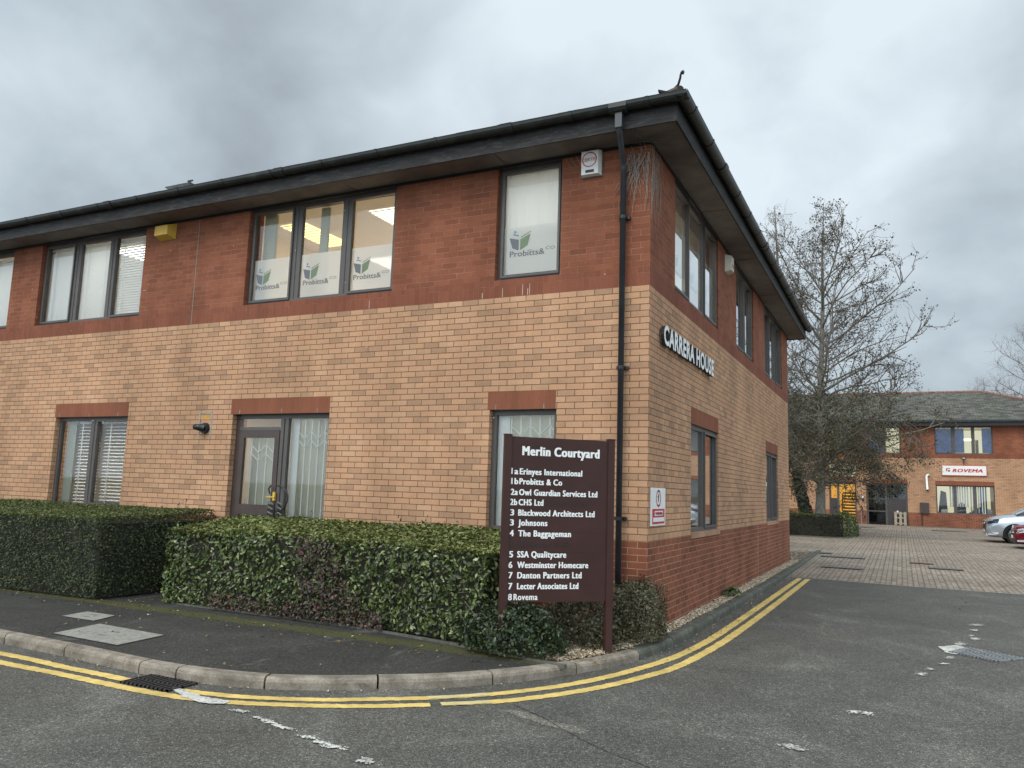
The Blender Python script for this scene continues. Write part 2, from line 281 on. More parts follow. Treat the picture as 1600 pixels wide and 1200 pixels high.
m_chrome=plain('bright_trim',(.75,.76,.78),.15,.95,.03,5)
m_alloy=plain('alloy_rim',(.35,.36,.37),.3,.8,.1,8)
m_lamp=plain('headlight_glass',(.55,.60,.65),.08,.3,.2,30)

# ================================================================== mesh helpers
COL=S.collection
def attach(o,parent):
    if not parent: return
    o.parent=parent
    if parent.type=='EMPTY': o.matrix_parent_inverse=Matrix.Translation(-Vector(parent.location))
class MB:
    def __init__(s,P=None): s.v=[];s.f=[];s.mi=[];s.uvs=[];s.P=P or (lambda a,b,c:(a,b,c)); s.mats=[]
    def mat(s,m):
        if m not in s.mats: s.mats.append(m)
        return s.mats.index(m)
    def face(s,pts,m,uv=None):
        i=len(s.v); s.v+= [s.P(*p) for p in pts]; s.f.append(list(range(i,i+len(pts)))); s.mi.append(s.mat(m)); s.uvs.append(uv or [(0,0)]*len(pts))
    def box(s,x0,x1,y0,y1,z0,z1,m):
        c=[(x0,y0,z0),(x1,y0,z0),(x1,y1,z0),(x0,y1,z0),(x0,y0,z1),(x1,y0,z1),(x1,y1,z1),(x0,y1,z1)]
        for q in ((0,1,5,4),(1,2,6,5),(2,3,7,6),(3,0,4,7),(4,5,6,7),(3,2,1,0)): s.face([c[i] for i in q],m)
    def hexa(s,c,m):
        for q in ((0,1,5,4),(1,2,6,5),(2,3,7,6),(3,0,4,7),(4,5,6,7),(3,2,1,0)): s.face([c[i] for i in q],m)
    def prism(s,poly,z0,z1,m,axis='z'):
        # poly list of 2D, extruded on third axis
        def w(p,h): return (p[0],p[1],h) if axis=='z' else ((p[0],h,p[1]) if axis=='y' else (h,p[0],p[1]))
        s.face([w(p,z1) for p in poly],m); s.face([w(p,z0) for p in reversed(poly)],m)
        for i in range(len(poly)):
            a,b=poly[i],poly[(i+1)%len(poly)]; s.face([w(a,z0),w(b,z0),w(b,z1),w(a,z1)],m)
    def tube(s,pts,r,m,n=8,caps=True):
        pts=[Vector(p) for p in pts]; rs=r if isinstance(r,(list,tuple)) else [r]*len(pts)
        base=len(s.v); mi=s.mat(m); prev=None
        for i,p in enumerate(pts):
            d=(pts[min(i+1,len(pts)-1)]-pts[max(i-1,0)]).normalized()
            a=d.orthogonal().normalized() if prev is None else (prev-d*prev.dot(d)).normalized()
            prev=a; b=d.cross(a)
            for k in range(n):
                t=2*math.pi*k/n; s.v.append(s.P(*(p+(a*math.cos(t)+b*math.sin(t))*rs[i])))
        for i in range(len(pts)-1):
            for k in range(n):
                k2=(k+1)%n; s.f.append([base+i*n+k,base+i*n+k2,base+(i+1)*n+k2,base+(i+1)*n+k]); s.mi.append(mi); s.uvs.append([(0,0)]*4)
        if caps and n>3:
            for o in (0,(len(pts)-1)*n): s.f.append([base+o+k for k in range(n)]); s.mi.append(mi); s.uvs.append([(0,0)]*n)
    def build(s,name,parent=None,smooth=False,mat=None):
        me=bpy.data.meshes.new(name); me.from_pydata([tuple(x) for x in s.v],[],s.f)
        for m in s.mats: me.materials.append(m)
        me.polygons.foreach_set('material_index',s.mi)
        uvl=me.uv_layers.new(name='UVMap'); flat=[c for f in s.uvs for p in f for c in p]; uvl.data.foreach_set('uv',flat)
        if smooth: me.polygons.foreach_set('use_smooth',[True]*len(me.polygons))
        me.update(); o=bpy.data.objects.new(name,me); COL.objects.link(o)
        attach(o,parent); return o
def fix(o):    # weld and orient normals outward
    import bmesh
    b=bmesh.new(); b.from_mesh(o.data); bmesh.ops.remove_doubles(b,verts=b.verts,dist=1e-5); bmesh.ops.recalc_face_normals(b,faces=b.faces); b.to_mesh(o.data); b.free(); return o
def tag(o,label=None,cat=None,group=None,kind=None):
    if label: o['label']=label
    if cat: o['category']=cat
    if group: o['group']=group
    if kind: o['kind']=kind
    return o
def empty(name,loc=(0,0,0)):
    o=bpy.data.objects.new(name,None); o.empty_display_size=.2; o.location=loc; COL.objects.link(o); return o
def npmesh(name,V,F,mat,parent=None,smooth=False):
    V=np.asarray(V,np.float32); F=np.asarray(F,np.int32); me=bpy.data.meshes.new(name)
    me.vertices.add(len(V)); me.vertices.foreach_set('co',V.ravel()); k=F.shape[1]
    me.loops.add(F.size); me.loops.foreach_set('vertex_index',F.ravel()); me.polygons.add(len(F)); me.polygons.foreach_set('loop_start',np.arange(0,F.size,k,dtype=np.int32))
    me.update(calc_edges=True); me.materials.append(mat)
    o=bpy.data.objects.new(name,me); COL.objects.link(o)
    attach(o,parent); return o
def P_left(u,d,z): return (u,d,z)
def P_right(u,d,z): return (-d,u,z)
def P_rear(u,d,z): return (u,39.5+d,z)
# ---- text -> mesh fitted into a box (u0..u1 wide, baseline z, cap height h) on a plane given by P(u,d,z)
def text_mesh(s_,name,P,u0,base,h,mat,parent,width=None,d=-.004,depth=.0,bold=.0,spacing=1.,mats=None,shear=0.,align='L'):
    flat=depth<=0; cu=bpy.data.curves.new(name,'FONT'); cu.body=s_; cu.size=1; cu.offset=0 if flat else bold; cu.extrude=0; cu.space_character=spacing; cu.resolution_u=3; cu.shear=shear
    o=bpy.data.objects.new(name,cu); COL.objects.link(o); dg=bpy.context.evaluated_depsgraph_get(); me=bpy.data.meshes.new_from_object(o.evaluated_get(dg)); bpy.data.objects.remove(o)
    xs=[v.co.x for v in me.vertices]; x0,x1=min(xs),max(xs); sy=h/.73; sx=sy if width is None else width/(x1-x0)
    if align=='C': u0=u0-(x1-x0)*sx/2
    V=[(u0+(v.co.x-x0)*sx,base+v.co.y*sy) for v in me.vertices]; Fs=[list(p.vertices) for p in me.polygons]
    b=MB(P); b.mat(mat)
    if depth<=0:
        sh=[(0,0)] if bold<.003 else [(-1,-.35),(-1,.35),(-.4,0),(.4,0),(1,.35),(1,-.35)]; k=bold*h/.73
        for i,(t,t2) in enumerate(sh):
            o_=len(b.v); b.v+=[P(a+t*k,d-i*.0003,c+t2*k) for a,c in V]; b.f+=[[q+o_ for q in f] for f in Fs]
        b.mi=[0]*len(b.f); b.uvs=[[(0,0)]*len(f) for f in b.f]
    else:
        side=mats or mat; b.mat(side); n=len(V); b.v=[P(a,d-depth,c) for a,c in V]+[P(a,d,c) for a,c in V]; b.f=list(Fs); b.mi=[0]*len(Fs)
        cnt={}
        for f in Fs:
            for i in range(len(f)):
                e=(f[i],f[(i+1)%len(f)]); cnt[tuple(sorted(e))]=cnt.get(tuple(sorted(e)),0)+1
        for f in Fs:
            for i in range(len(f)):
                a,c=f[i],f[(i+1)%len(f)]
                if cnt[tuple(sorted((a,c)))]==1: b.f.append([a,c,c+n,a+n]); b.mi.append(len(b.mats)-1)
        b.uvs=[[(0,0)]*len(f) for f in b.f]
    bpy.data.meshes.remove(me); return b.build(name,parent)

# ================================================================== facade
Z_PL,Z_BUF,Z_SOLD,Z_TOP=.975,3.9,4.125,5.68
def facade(name,P,u0,u1,zb,holes,lints,parent,rev=.3,flipuv=0):
    b=MB(P); us={u0,u1}; zs={zb,Z_PL,Z_BUF,Z_SOLD,Z_TOP}
    for (a,c,z0,z1) in holes: us|={a,c}; zs|={z0,z1}
    for (a,c,z0,z1) in lints: us|={a,c}; zs|={z0,z1}
    us=sorted(x for x in us if u0<=x<=u1); zs=sorted(z for z in zs if zb<=z<=Z_TOP)
    def mt(u,z):
        for (a,c,z0,z1) in lints:
            if a<u<c and z0<z<z1: return m_lint
        return m_plinth if z<Z_PL else m_buff if z<Z_BUF else m_sold if z<Z_SOLD else m_red
    for i in range(len(us)-1):
        for j in range(len(zs)-1):
            a,c,e,g=us[i],us[i+1],zs[j],zs[j+1]; um,zm=(a+c)/2,(e+g)/2
            if any(h[0]<um<h[1] and h[2]<zm<h[3] for h in holes): continue
            b.face([(a,0,e),(c,0,e),(c,0,g),(a,0,g)],mt(um,zm),[(a,e),(c,e),(c,g),(a,g)])
    for (a,c,e,g) in holes:
        zz=sorted({e,g}|{z for z in (Z_PL,Z_BUF,Z_SOLD) if e<z<g})
        for j in range(len(zz)-1):
            z0,z1=zz[j],zz[j+1]; m=mt(a-.01,(z0+z1)/2)
            b.face([(a,0,z0),(a,rev,z0),(a,rev,z1),(a,0,z1)],m,[(a,z0),(a+rev,z0),(a+rev,z1),(a,z1)])
            b.face([(c,0,z0),(c,rev,z0),(c,rev,z1),(c,0,z1)],m,[(c,z0),(c+rev,z0),(c+rev,z1),(c,z1)])
        b.face([(a,0,g),(c,0,g),(c,rev,g),(a,rev,g)],m_frame)
        b.face([(a,0,e),(c,0,e),(c,rev,e),(a,rev,e)],m_sold,[(a,e),(c,e),(c,e+rev),(a,e+rev)])
    return b.build(name,parent)
def venetian(P,u0,u1,z0,z1,parent,closed=.8,step=.045,d=.17,cords=True):
    b=MB(P); z=z0+.03; h=.024*math.sin(closed*math.pi/2*.93); w=.024*math.cos(closed*math.pi/2*.93)
    b.box(u0,u1,d-.02,d+.03,z1-.035,z1,m_white)
    while z<z1-.05:
        b.face([(u0,d-w,z-h),(u1,d-w,z-h),(u1,d+w,z+h),(u0,d+w,z+h)],m_slat); z+=step
    if cords:
        for k in (.22,.78):
            c=u0+(u1-u0)*k; b.box(c-.012,c+.012,d-.034,d-.030,z0,z1,m_white)
    return b.build('venetian_blind',parent)
def vertical(P,u0,u1,z0,z1,parent,d=.22,w=.10,mat=None,name='vertical_blind'):
    b=MB(P); u=u0; k=0
    while u<u1-.01:
        e=min(u+w,u1); a=.010+.010*((k*7)%3); sg=1 if k%2 else -1; b.face([(u,d+sg*.012,z0),(e,d-sg*.012,z0),(e,d-sg*.012,z1),(u,d+sg*.012,z1)],mat or m_blindp); u=e; k+=1
    return b.build(name,parent)
def grille(P,u0,u1,z0,z1,parent,step=.135,d=.17):
    b=MB(P); n=max(2,round((u1-u0)/step)); st=(u1-u0)/n
    for i in range(n+1):
        u=u0+i*st; b.box(u-.011,u+.011,d-.006,d+.006,z0,z1,m_white)
    for zc in (z1-.28,z0+.36):
        for i in range(n):
            a=u0+i*st; h=.11; up=1 if i%2==0 else -1
            for zz,sg in ((zc+.06,up),(zc-.06,up)):
                p=[(a,d-.012,zz+sg*h/2),(a+st,d-.012,zz-sg*h/2)]
                b.tube(p,.010,m_white,5)
    return b.build('security_grille',parent)
def logo(P,u,zb,parent,s=1.,d=.118):
    if P is P_right: d=.074
    """book mark: grey page, green page, small blue figure; u = left edge of the lettering, zb its baseline"""
    b=MB(P); x=u; z=zb+.075*s
    def q(pts,m): b.face([(x+a*s,d,z+c*s) for a,c in pts],m)
    q([(-.01,.165),(.115,.135),(.115,0),(.03,.035)],m_grey_s)
    q([(.135,0),(.235,.055),(.27,.20),(.135,.135)],m_green_s)
    q([(.14,.152),(.275,.222),(.285,.235),(.145,.17)],m_green_s)
    q([(.035,.20),(.115,.178),(.115,.19),(.04,.215)],m_blue_s)
    q([(.05,.225),(.075,.22),(.075,.245),(.05,.25)],m_blue_s)
    o=b.build('window_logo',parent)
    t=text_mesh('Probitts&',"logo_lettering",P,u,zb,.074*s,m_grey_s,parent,width=.46*s,d=d,bold=.02)
    t2=text_mesh('CO',"logo_lettering",P,u+.475*s,zb+.05*s,.040*s,m_grey_s,parent,width=.12*s,d=d)
    return o
def window(P,u0,u1,z0,z1,n,parent,sash=(),label=None,fd=.085,fw_=.06,mul=.17,name='window'):
    """frame mesh (a part) with glass, sashes (sub-parts); returns frame and pane rectangles"""
    if P is P_right: fd=.04
    b=MB(P); d0,d1=fd,fd+(.045 if P is P_right else .06)
    b.box(u0,u0+fw_,d0,d1,z0,z1,m_frame); b.box(u1-fw_,u1,d0,d1,z0,z1,m_frame)
    b.box(u0+fw_,u1-fw_,d0,d1,z1-fw_,z1,m_frame); b.box(u0+fw_,u1-fw_,d0-.004,d1,z0,z0+fw_,m_frame)
    pw=(u1-u0-2*fw_-(n-1)*mul)/n; panes=[]
    for i in range(n):
        a=u0+fw_+i*(pw+mul); panes.append((a,a+pw,z0+fw_,z1-fw_))
        if i<n-1:
            b.box(a+pw,a+pw+mul,d0,d1,z0+fw_,z1-fw_,m_frame)
            b.box(a+pw+mul/2-.006,a+pw+mul/2+.006,d0-.008,d0,z0+fw_,z1-fw_,m_frame)
    f=b.build(name,parent)
    if label: f['label']=label
    g=MB(P)
    for i,(a,c,e,h) in enumerate(panes):
        if i in sash:
            s=MB(P); t=.014; s0=d0-.022
            s.box(a-.015,a+t,s0,d0-.001,e-.015,h+.015,m_frame); s.box(c-t,c+.015,s0,d0-.001,e-.015,h+.015,m_frame)
            s.box(a+t,c-t,s0,d0-.001,e-.015,e+t,m_frame); s.box(a+t,c-t,s0,d0-.001,h-t,h+.015,m_frame)
            s.box(a+t+.001,c-t-.001,s0+.004,s0+.014,e+t,e+t+.006,m_black)
            s.box(a-.005,c+.005,s0+.006,d0-.002,e-.026,e-.0155,m_black)
            s.build('opening_sash',f)
        g.face([(a-.005,d0+.03,e-.005),(c+.005,d0+.03,e-.005),(c+.005,d0+.03,h+.005),(a-.005,d0+.03,h+.005)],m_glassR if P is P_right else m_glass)
    g.build('glass',f)
    return f,panes
def film(P,panes,f,z1):
    b=MB(P)
    fd_=.077 if P is P_right else .122
    for (a,c,e,h) in panes: b.face([(a,fd_,e),(c,fd_,e),(c,fd_,z1),(a,fd_,z1)],m_film)
    return b.build('privacy_film',f)

# ================================================================== MAIN BUILDING
B1=empty('office_building',(0,0,0))
tag(B1,'two storey red and buff brick office block on the street corner behind the maroon sign','office building')
X0,Y1=-20.,12.44
upL=[(-15.4,-12.7),(-11.28,-8.58),(-6.3,-3.6),(-2.03,-1.13)]
upL=[(-14.8,-12.1),(-11.28,-8.58),(-6.3,-3.6),(-2.03,-1.13)]
loL=[(-10.4,-8.6,1.0),(-2.03,-1.13,1.0)]
holesL=[(a,c,Z_SOLD,5.62) for a,c in upL]+[(a,c,z,2.475) for a,c,z in loL]+[(-6.33,-4.53,.02,2.475),(-15.5,-13.7,1.0,2.475)]
lintL=[(a,c,2.475,2.7) for a,c in [(-10.43,-8.6),(-6.37,-4.53),(-2.06,-1.14),(-15.5,-13.7)]]
facade('front_wall',P_left,X0,0,-.3,holesL,lintL,B1)
upR=[(1.13,3.83,3),(5.4,7.2,2),(8.65,11.35,3)]; loR=[(2.02,3.83),(8.65,10.45)]
holesR=[(a,c,Z_SOLD,5.62) for a,c,n in upR]+[(a,c,1.0,2.475) for a,c in loR]
lintR=[(a,c,2.475,2.7) for a,c in loR]
facade('side_wall',P_right,0,Y1,-.3,holesR,lintR,B1)
b=MB(); b.face([(X0,Y1,-.3),(0,Y1,-.3),(0,Y1,Z_TOP),(X0,Y1,Z_TOP)],m_buff,[(X0,0),(0,0),(0,5.9),(X0,5.9)]); b.face([(X0,0,-.3),(X0,Y1,-.3),(X0,Y1,Z_TOP),(X0,0,Z_TOP)],m_buff,[(0,0),(Y1,0),(Y1,5.9),(0,5.9)]); b.build('rear_wall',B1)
b=MB(); b.face([(X0,.3,.0),(-.3,.3,.0),(-.3,Y1,.0),(X0,Y1,.0)],m_floor); b.box(X0+.01,-.3,.3,Y1-.01,2.75,3.3,m_ceil); b.build('floor_slab',B1)
b=MB(); b.box(X0+.01,-.005,.005,Y1-.01,5.63,5.70,m_ceil); b.build('ceiling',B1)
b=MB()
for x in (-3.1,-6.9,-12.0,-8.0): b.box(x-.05,x+.05,.32,4.5,3.3,5.63,m_room)
b.box(X0+.02,-4.0,4.5,4.6,3.3,5.63,m_room); b.box(-4.0,-3.9,4.6,Y1-.02,3.3,5.63,m_room); b.box(X0+.02,-4.,4.5,4.6,.0,2.75,m_room); b.box(-4.0,-3.9,.32,Y1-.02,.0,2.75,m_room); b.box(-7.3,-7.2,.32,4.5,0,2.75,m_room)
b.build('interior_wall',B1)
for y in (4.6,7.9): pass
b=MB(P_left)
for x in (-10.32,-9.55,-8.85,-6.2,-5.4,-4.75,-1.95,-1.3):
    b.box(x,x+.012,-.003,0,2.478,2.54,m_conc)
tag(b.build('weep_vents',B1),kind='stuff')
b=MB(P_left)
for i in range(46):
    x=random.uniform(-12,-.4); z=random.uniform(1.2,5.4); w=random.choice([.01,.015,.05]); b.box(x,x+w,-.0015,0,z,z+.008 if w>.02 else z+.012,m_mort)
for i in range(6):
    x=random.choice([-1.9,-1.3,-3.55,-8.5,-3.9,-9.0])+random.uniform(-.3,.3); b.box(x,x+.008,-.0015,0,3.905,3.905+random.uniform(.05,.2),m_mort)
tag(b.build('mortar_smears',B1),kind='stuff')
# --- windows, street side
for k,(a,c) in enumerate(upL[:3]):
    f,pn=window(P_left,a,c,Z_SOLD,5.62,3,B1,sash=(0,2) if k!=1 else (0,2),label=['window with drawn pale blinds at the far left','window with closed white venetian blinds','office window with frosted film, logos and a lit ceiling behind'][k])
    if k<2:
        for i,(p0,p1,z0,z1) in enumerate(pn):
            if k==1: venetian(P_left,p0-.03,p1+.03,z0,z1-(.03 if i else .0),f,closed=[1.,.93,.8][i])
            else: venetian(P_left,p0-.03,p1+.03,z0,z1-.06,f,closed=1.)
    else:
        film(P_left,pn,f,4.84)
        for (p0,p1,z0,z1) in pn: logo(P_left,p0+.055,4.375,f,1.02)
        b=MB(P_left); b.box(-6.22,-6.0,.25,.30,4.15,5.6,m_blindp); b.build('pale_strip',f); b=MB(P_left); b.box(-5.16,-5.02,.30,.34,4.15,5.6,m_blindp); b.build('pale_strip',f)  # two pale uprights stand in for a reflection in the panes
a,c=upL[3]; f,pn=window(P_left,a,c,Z_SOLD,5.62,1,B1,sash=(0,),label='narrow upper window by the corner with vertical blinds and one logo'); film(P_left,pn,f,4.84); logo(P_left,a+.15,4.45,f,1.05); vertical(P_left,a+.02,c-.02,4.15,5.6,f,d=.16,w=.10,mat=m_slat)
# lower windows
f,pn=window(P_left,-10.4,-8.6,1.0,2.475,2,B1,sash=(1,),label='ground floor window with open venetian blinds above the left hedge')
b=MB(P_left); b.box(pn[0][0]+.02,pn[0][0]+.22,.2,.21,1.05,2.42,m_blindp); b.build('pale_strip',f)
venetian(P_left,pn[0][0]+.25,pn[0][1]+.05,1.03,2.42,f,closed=.3,step=.055,d=.25); venetian(P_left,pn[1][0]-.02,pn[1][1]+.03,1.03,2.42,f,closed=.3,step=.055,d=.25)
f,pn=window(P_left,-15.5,-13.7,1.0,2.475,2,B1,label='ground floor window out at the far left end')
f,pn=window(P_left,-2.03,-1.13,1.0,2.475,1,B1,sash=(),label='ground floor window partly hidden behind the directory sign'); vertical(P_left,-2.0,-1.15,1.0,2.45,f,d=.25,w=.10); grille(P_left,-1.8,-1.15,1.02,2.45,f,.13)
b=MB(P_left); b.box(-1.98,-1.82,.16,.2,1.02,2.45,m_blind); b.build('grille_guide',f)
# door and sidelight
D=MB(P_left); d0,d1=.09,.15
D.box(-6.33,-6.25,d0,d1,.02,2.475,m_doorbr); D.box(-4.61,-4.53,d0,d1,.02,2.475,m_frame); D.box(-5.47,-5.33,d0,d1,.02,2.415,m_frame)
D.box(-6.25,-4.61,d0,d1,2.415,2.475,m_frame); D.box(-6.25,-5.47,d0,d1,2.24,2.29,m_frame); D.box(-5.33,-4.61,d0,d1,.02,.12,m_frame); D.box(-5.405,-5.395,d0-.008,d0,.02,2.41,m_black)
door=D.build('entrance_door_frame',B1)
D=MB(P_left); a,c=-6.24,-5.48; e,g=.04,2.235; y0,y1=.082,.128
D.box(a,a+.085,y0,y1,e,g,m_doorbr); D.box(c-.085,c,y0,y1,e,g,m_doorbr); D.box(a+.085,c-.085,y0,y1,g-.10,g,m_doorbr); D.box(a+.085,c-.085,y0,y1,1.02,1.17,m_doorbr); D.box(a+.085,c-.085,y0,y1,e,e+.16,m_doorbr)
D.build('door_leaf',door)
g_=MB(P_left)
for r_ in [(a+.08,c-.08,.19,1.03),(a+.08,c-.08,1.16,g-.09),(-6.25,-5.47,2.285,2.42),(-5.34,-4.6,.11,2.42)]: g_.face([(r_[0],.118,r_[2]),(r_[1],.118,r_[2]),(r_[1],.118,r_[3]),(r_[0],.118,r_[3])],m_glass)
g_.build('door_glass',door)
vertical(P_left,-6.2,-5.48,.1,2.2,door,d=.33,w=.105); vertical(P_left,-5.33,-4.6,.1,2.42,door,d=.33,w=.105,mat=m_blindp)
grille(P_left,-6.1,-5.52,.1,2.2,door,.13,d=.2); grille(P_left,-5.22,-4.62,.1,2.4,door,.13,d=.2)
b=MB(P_left); b.box(-5.34,-5.23,.2,.26,.1,2.41,m_blind); b.build('grille_guide',door)
h=MB(P_left)
arc=[( -5.39+.19*math.sin(t), .03, 1.27+.18*math.cos(t)) for t in np.linspace(0,math.pi,10)]
h.tube([(-5.39,.08,1.45)]+arc+[(-5.39,.08,1.09)],.012,m_black,8); h.tube([(-5.52,.03,1.45),(-5.56,.03,1.40),(-5.53,.03,1.33)],.010,m_black,6)
for i in range(16): # twisted rope binding
    t=i*.035; h.tube([(-5.55,.03,1.22-t),(-5.45,.02,1.20-t-.012)],.010,m_black if i%2 else m_conc,6); h.tube([(-5.37,.03,1.22-t),(-5.29,.02,1.20-t-.012)],.010,m_black if i%2 else m_conc,6)
h.build('door_pull',door,True)
h=MB(P_left); h.box(-5.50,-5.46,.05,.08,1.24,1.36,m_yel_b); h.tube([(-5.62,.05,1.285),(-5.46,.05,1.285)],.010,m_yel_b,8); h.build('lever_handle',door)
# --- windows, driveway side
for k,(a,c,n) in enumerate(upR):
    f,pn=window(P_right,a,c,Z_SOLD,5.62,n,B1,sash=(0,n-1),mul=.10,label=['upper window nearest the corner on the driveway side with frosted film','two pane upper window in the middle of the driveway side','farthest upper window on the driveway side'][k])
    film(P_right,pn,f,5.08 if k==0 else 4.95)
    for (p0,p1,z0,z1) in pn: logo(P_right,p0+.12,4.42,f,1.0)
for k,(a,c) in enumerate(loR):
    f,pn=window(P_right,a,c,1.0,2.475,2,B1,sash=(1,),mul=.10,label=['ground floor window nearer the street on the driveway side','ground floor window farther along the driveway side'][k])
    vertical(P_right,a+.05,c-.05,1.02,2.45,f,d=.3,w=.12,mat=m_room,name='vertical_blind')
    s=MB(P_right); s.box(a-.0,c+.0,-.025,.083,.93,1.004,m_plinth); s.build('window_sill',f)
s=MB(P_left); s.box(-10.4,-8.6,-.02,.083,.94,1.004,m_plinth); s.build('window_sill',B1)
# expansion joints
b=MB(P_left); b.box(-7.368,-7.357,-.002,.0,3.9,5.64,m_conc); b.build('expansion_joint',B1)
b=MB(P_right); b.box(7.55,7.565,-.002,.0,.0,Z_PL,m_lead); b.build('expansion_joint',B1)
# --- eaves
OX=.40; OY=-.42; YE=Y1+.4
b=MB(); b.face([(X0,OY,5.645),(OX,OY,5.645),(OX,0,5.645),(X0,0,5.645)],m_soffit); b.face([(0,0,5.645),(OX,0,5.645),(OX,YE,5.645),(0,YE,5.645)],m_soffit)
for x in (-1.9,-4.3,-6.75,-9.2,-11.6): b.box(x-.004,x+.004,OY+.02,-.001,5.641,5.646,m_black)
for y in (2.6,5.2,7.9): b.box(.001,OX-.02,y-.004,y+.004,5.641,5.646,m_black)
b.build('soffit',B1)
b=MB(); b.box(X0,-.03+.03,-.012,-.001,5.605,5.643,m_black); b.box(.001,.012,0,Y1,5.605,5.643,m_black); b.build('soffit_trim',B1)
b=MB(); b.box(X0,OX+.022,OY-.022,OY,5.625,5.86,m_fascia); b.box(OX,OX+.022,OY,YE,5.625,5.86,m_fascia); b.box(X0,OX,YE,YE+.02,5.625,5.86,m_fascia); b.build('fascia',B1)
def gutter(p0,p1,outv,parent):
    b=MB(); p0=Vector(p0); p1=Vector(p1); L=(p1-p0).length; n=14; o=Vector(outv); R=.072
    prof=[(R*math.cos(t),R*math.sin(t)) for t in np.linspace(0,-math.pi,9)]; prof=[(R+.004,.012)]+prof+[(-R,.02)]
    def pt(q,s): return tuple(p0+(p1-p0)*s+o*(q[0]+R+.004)+Vector((0,0,q[1])))
    for i in range(len(prof)-1): b.face([pt(prof[i],0),pt(prof[i],1),pt(prof[i+1],1),pt(prof[i+1],0)],m_gut)
    inn=[(x*.93,z*.93) for x,z in prof[1:-1]]
    for i in range(len(inn)-1): b.face([pt(inn[i],0),pt(inn[i],1),pt(inn[i+1],1),pt(inn[i+1],0)],m_gut)
    def collar(s,w,k):
        a=s-w/L; c=s+w/L; pr=[(x*k,z*k-.001) for x,z in prof]
        for i in range(len(pr)-1): b.face([pt(pr[i],a),pt(pr[i],c),pt(pr[i+1],c),pt(pr[i+1],a)],m_gut)
        for ss in (a,c):
            for i in range(len(pr)-1): b.face([pt(pr[i],ss),pt(pr[i+1],ss),pt(prof[i+1],ss),pt(prof[i],ss)],m_gut)
    s=.45/L
    while s<1: collar(s,.02,1.10); s+=.92/L
    s=2.2/L
    while s<1: collar(s,.075,1.16); s+=3.6/L
    return b.build('gutter',parent)
gutter((.566,OY-.022,5.885),(X0,OY-.022,5.885),(0,-1,0),B1); gutter((OX+.022,-.586,5.885),(OX+.022,YE+.1,5.885),(1,0,0),B1)
b=MB(); b.prism([(-.595+.0,5.895),(-.595,5.84),(-.57,5.805),(-.53,5.79),(-.49,5.79),(-.45,5.81),(-.45,5.895)],-.33,-.12,m_gut,'x'); b.build('gutter_outlet',B1)
# roof
def hip_roof(x0,x1,y0,y1,z0,tan,parent,hips=(True,True),rt=None,rr_=.10):
    rt=rt or m_ridge
    h=(y1-y0)/2; zr=z0+h*tan; ym=(y0+y1)/2; xa=x0+h if hips[0] else x0; xb=x1-h if hips[1] else x1
    b=MB(); sl=math.hypot(1,tan)
    def f(pts,ax): b.face(pts,m_tile,[((p[0] if ax=='x' else p[1]),(( (p[1]-y0) if ax=='x' else (x1-p[0])))*sl) for p in pts])
    f([(x0,y0,z0),(x1,y0,z0),(xb,ym,zr),(xa,ym,zr)],'x'); 
    b.face([(x1,y1,z0),(x0,y1,z0),(xa,ym,zr),(xb,ym,zr)],m_tile,[(x1,0),(x0,0),(xa,h*sl),(xb,h*sl)])
    if hips[1]: b.face([(x1,y0,z0),(x1,y1,z0),(xb,ym,zr)],m_tile,[(y0,0),(y1,0),(ym,h*sl)])
    if hips[0]: b.face([(x0,y1,z0),(x0,y0,z0),(xa,ym,zr)],m_tile,[(y1,0),(y0,0),(ym,h*sl)])
    b.face([(x0,y0,z0-.03),(x1,y0,z0-.03),(x1,y0,z0),(x0,y0,z0)],m_tile); b.face([(x1,y0,z0-.03),(x1,y1,z0-.03),(x1,y1,z0),(x1,y0,z0)],m_tile)
    b.face([(x0,y0,z0-.03),(x1,y0,z0-.03),(x1,y1,z0-.03),(x0,y1,z0-.03)],m_black)
    o=b.build('roof',parent)
    def caps(p,q):
        p=Vector(p);q=Vector(q); L=(q-p).length; n=int(L/.45); r=MB()
        for i in range(n):
            a=p.lerp(q,i/n); c=p.lerp(q,(i+.96)/n); r.tube([a+Vector((0,0,.0)),c],[rr_,rr_*.85],rt,8)
        r.build('ridge_tiles',o)
    caps((xa,ym,zr),(xb,ym,zr))
    if hips[1]: caps((x1,y0,z0+.02),(xb,ym,zr)); caps((x1,y1,z0+.02),(xb,ym,zr))
    if hips[0]: caps((x0,y0,z0+.02),(xa,ym,zr))
    return o
TAN=.394
hip_roof(X0,OX+.07,OY-.07,YE+.05,5.93,TAN,B1,(False,True),m_ridgeb,.05)
b=MB() # uneven tile edge over the gutter
for i in range(74):
    x=OX-.28*i; w=.27; dz=random.uniform(-.006,.014); b.hexa([(x-w,OY-.085,5.905+dz),(x,OY-.085,5.905+dz),(x,OY+.2,6.02+dz),(x-w,OY+.2,6.02+dz),(x-w,OY-.085,5.935+dz),(x,OY-.085,5.935+dz),(x,OY+.2,6.05+dz),(x-w,OY+.2,6.05+dz)],m_tile)
for i in range(46):
    y=OY+.28*i; w=.27; dz=random.uniform(-.006,.012); x=OX+.085; b.hexa([(x,y,5.905+dz),(x,y+w,5.905+dz),(x-.285,y+w,6.02+dz),(x-.285,y,6.02+dz),(x,y,5.935+dz),(x,y+w,5.935+dz),(x-.285,y+w,6.05+dz),(x-.285,y,6.05+dz)],m_tile)
b.build('eaves_tiles',B1)
b=MB(); b.tube([(.30,-.32,6.02),(.44,-.46,6.03),(.47,-.49,6.09),(.475,-.495,6.12),(.49,-.51,6.145),(.51,-.53,6.145),(.52,-.54,6.125),(.505,-.525,6.11)],[.014,.014,.013,.012,.011,.011,.012,.013],m_iron,8); b.build('hip_iron',B1,True)
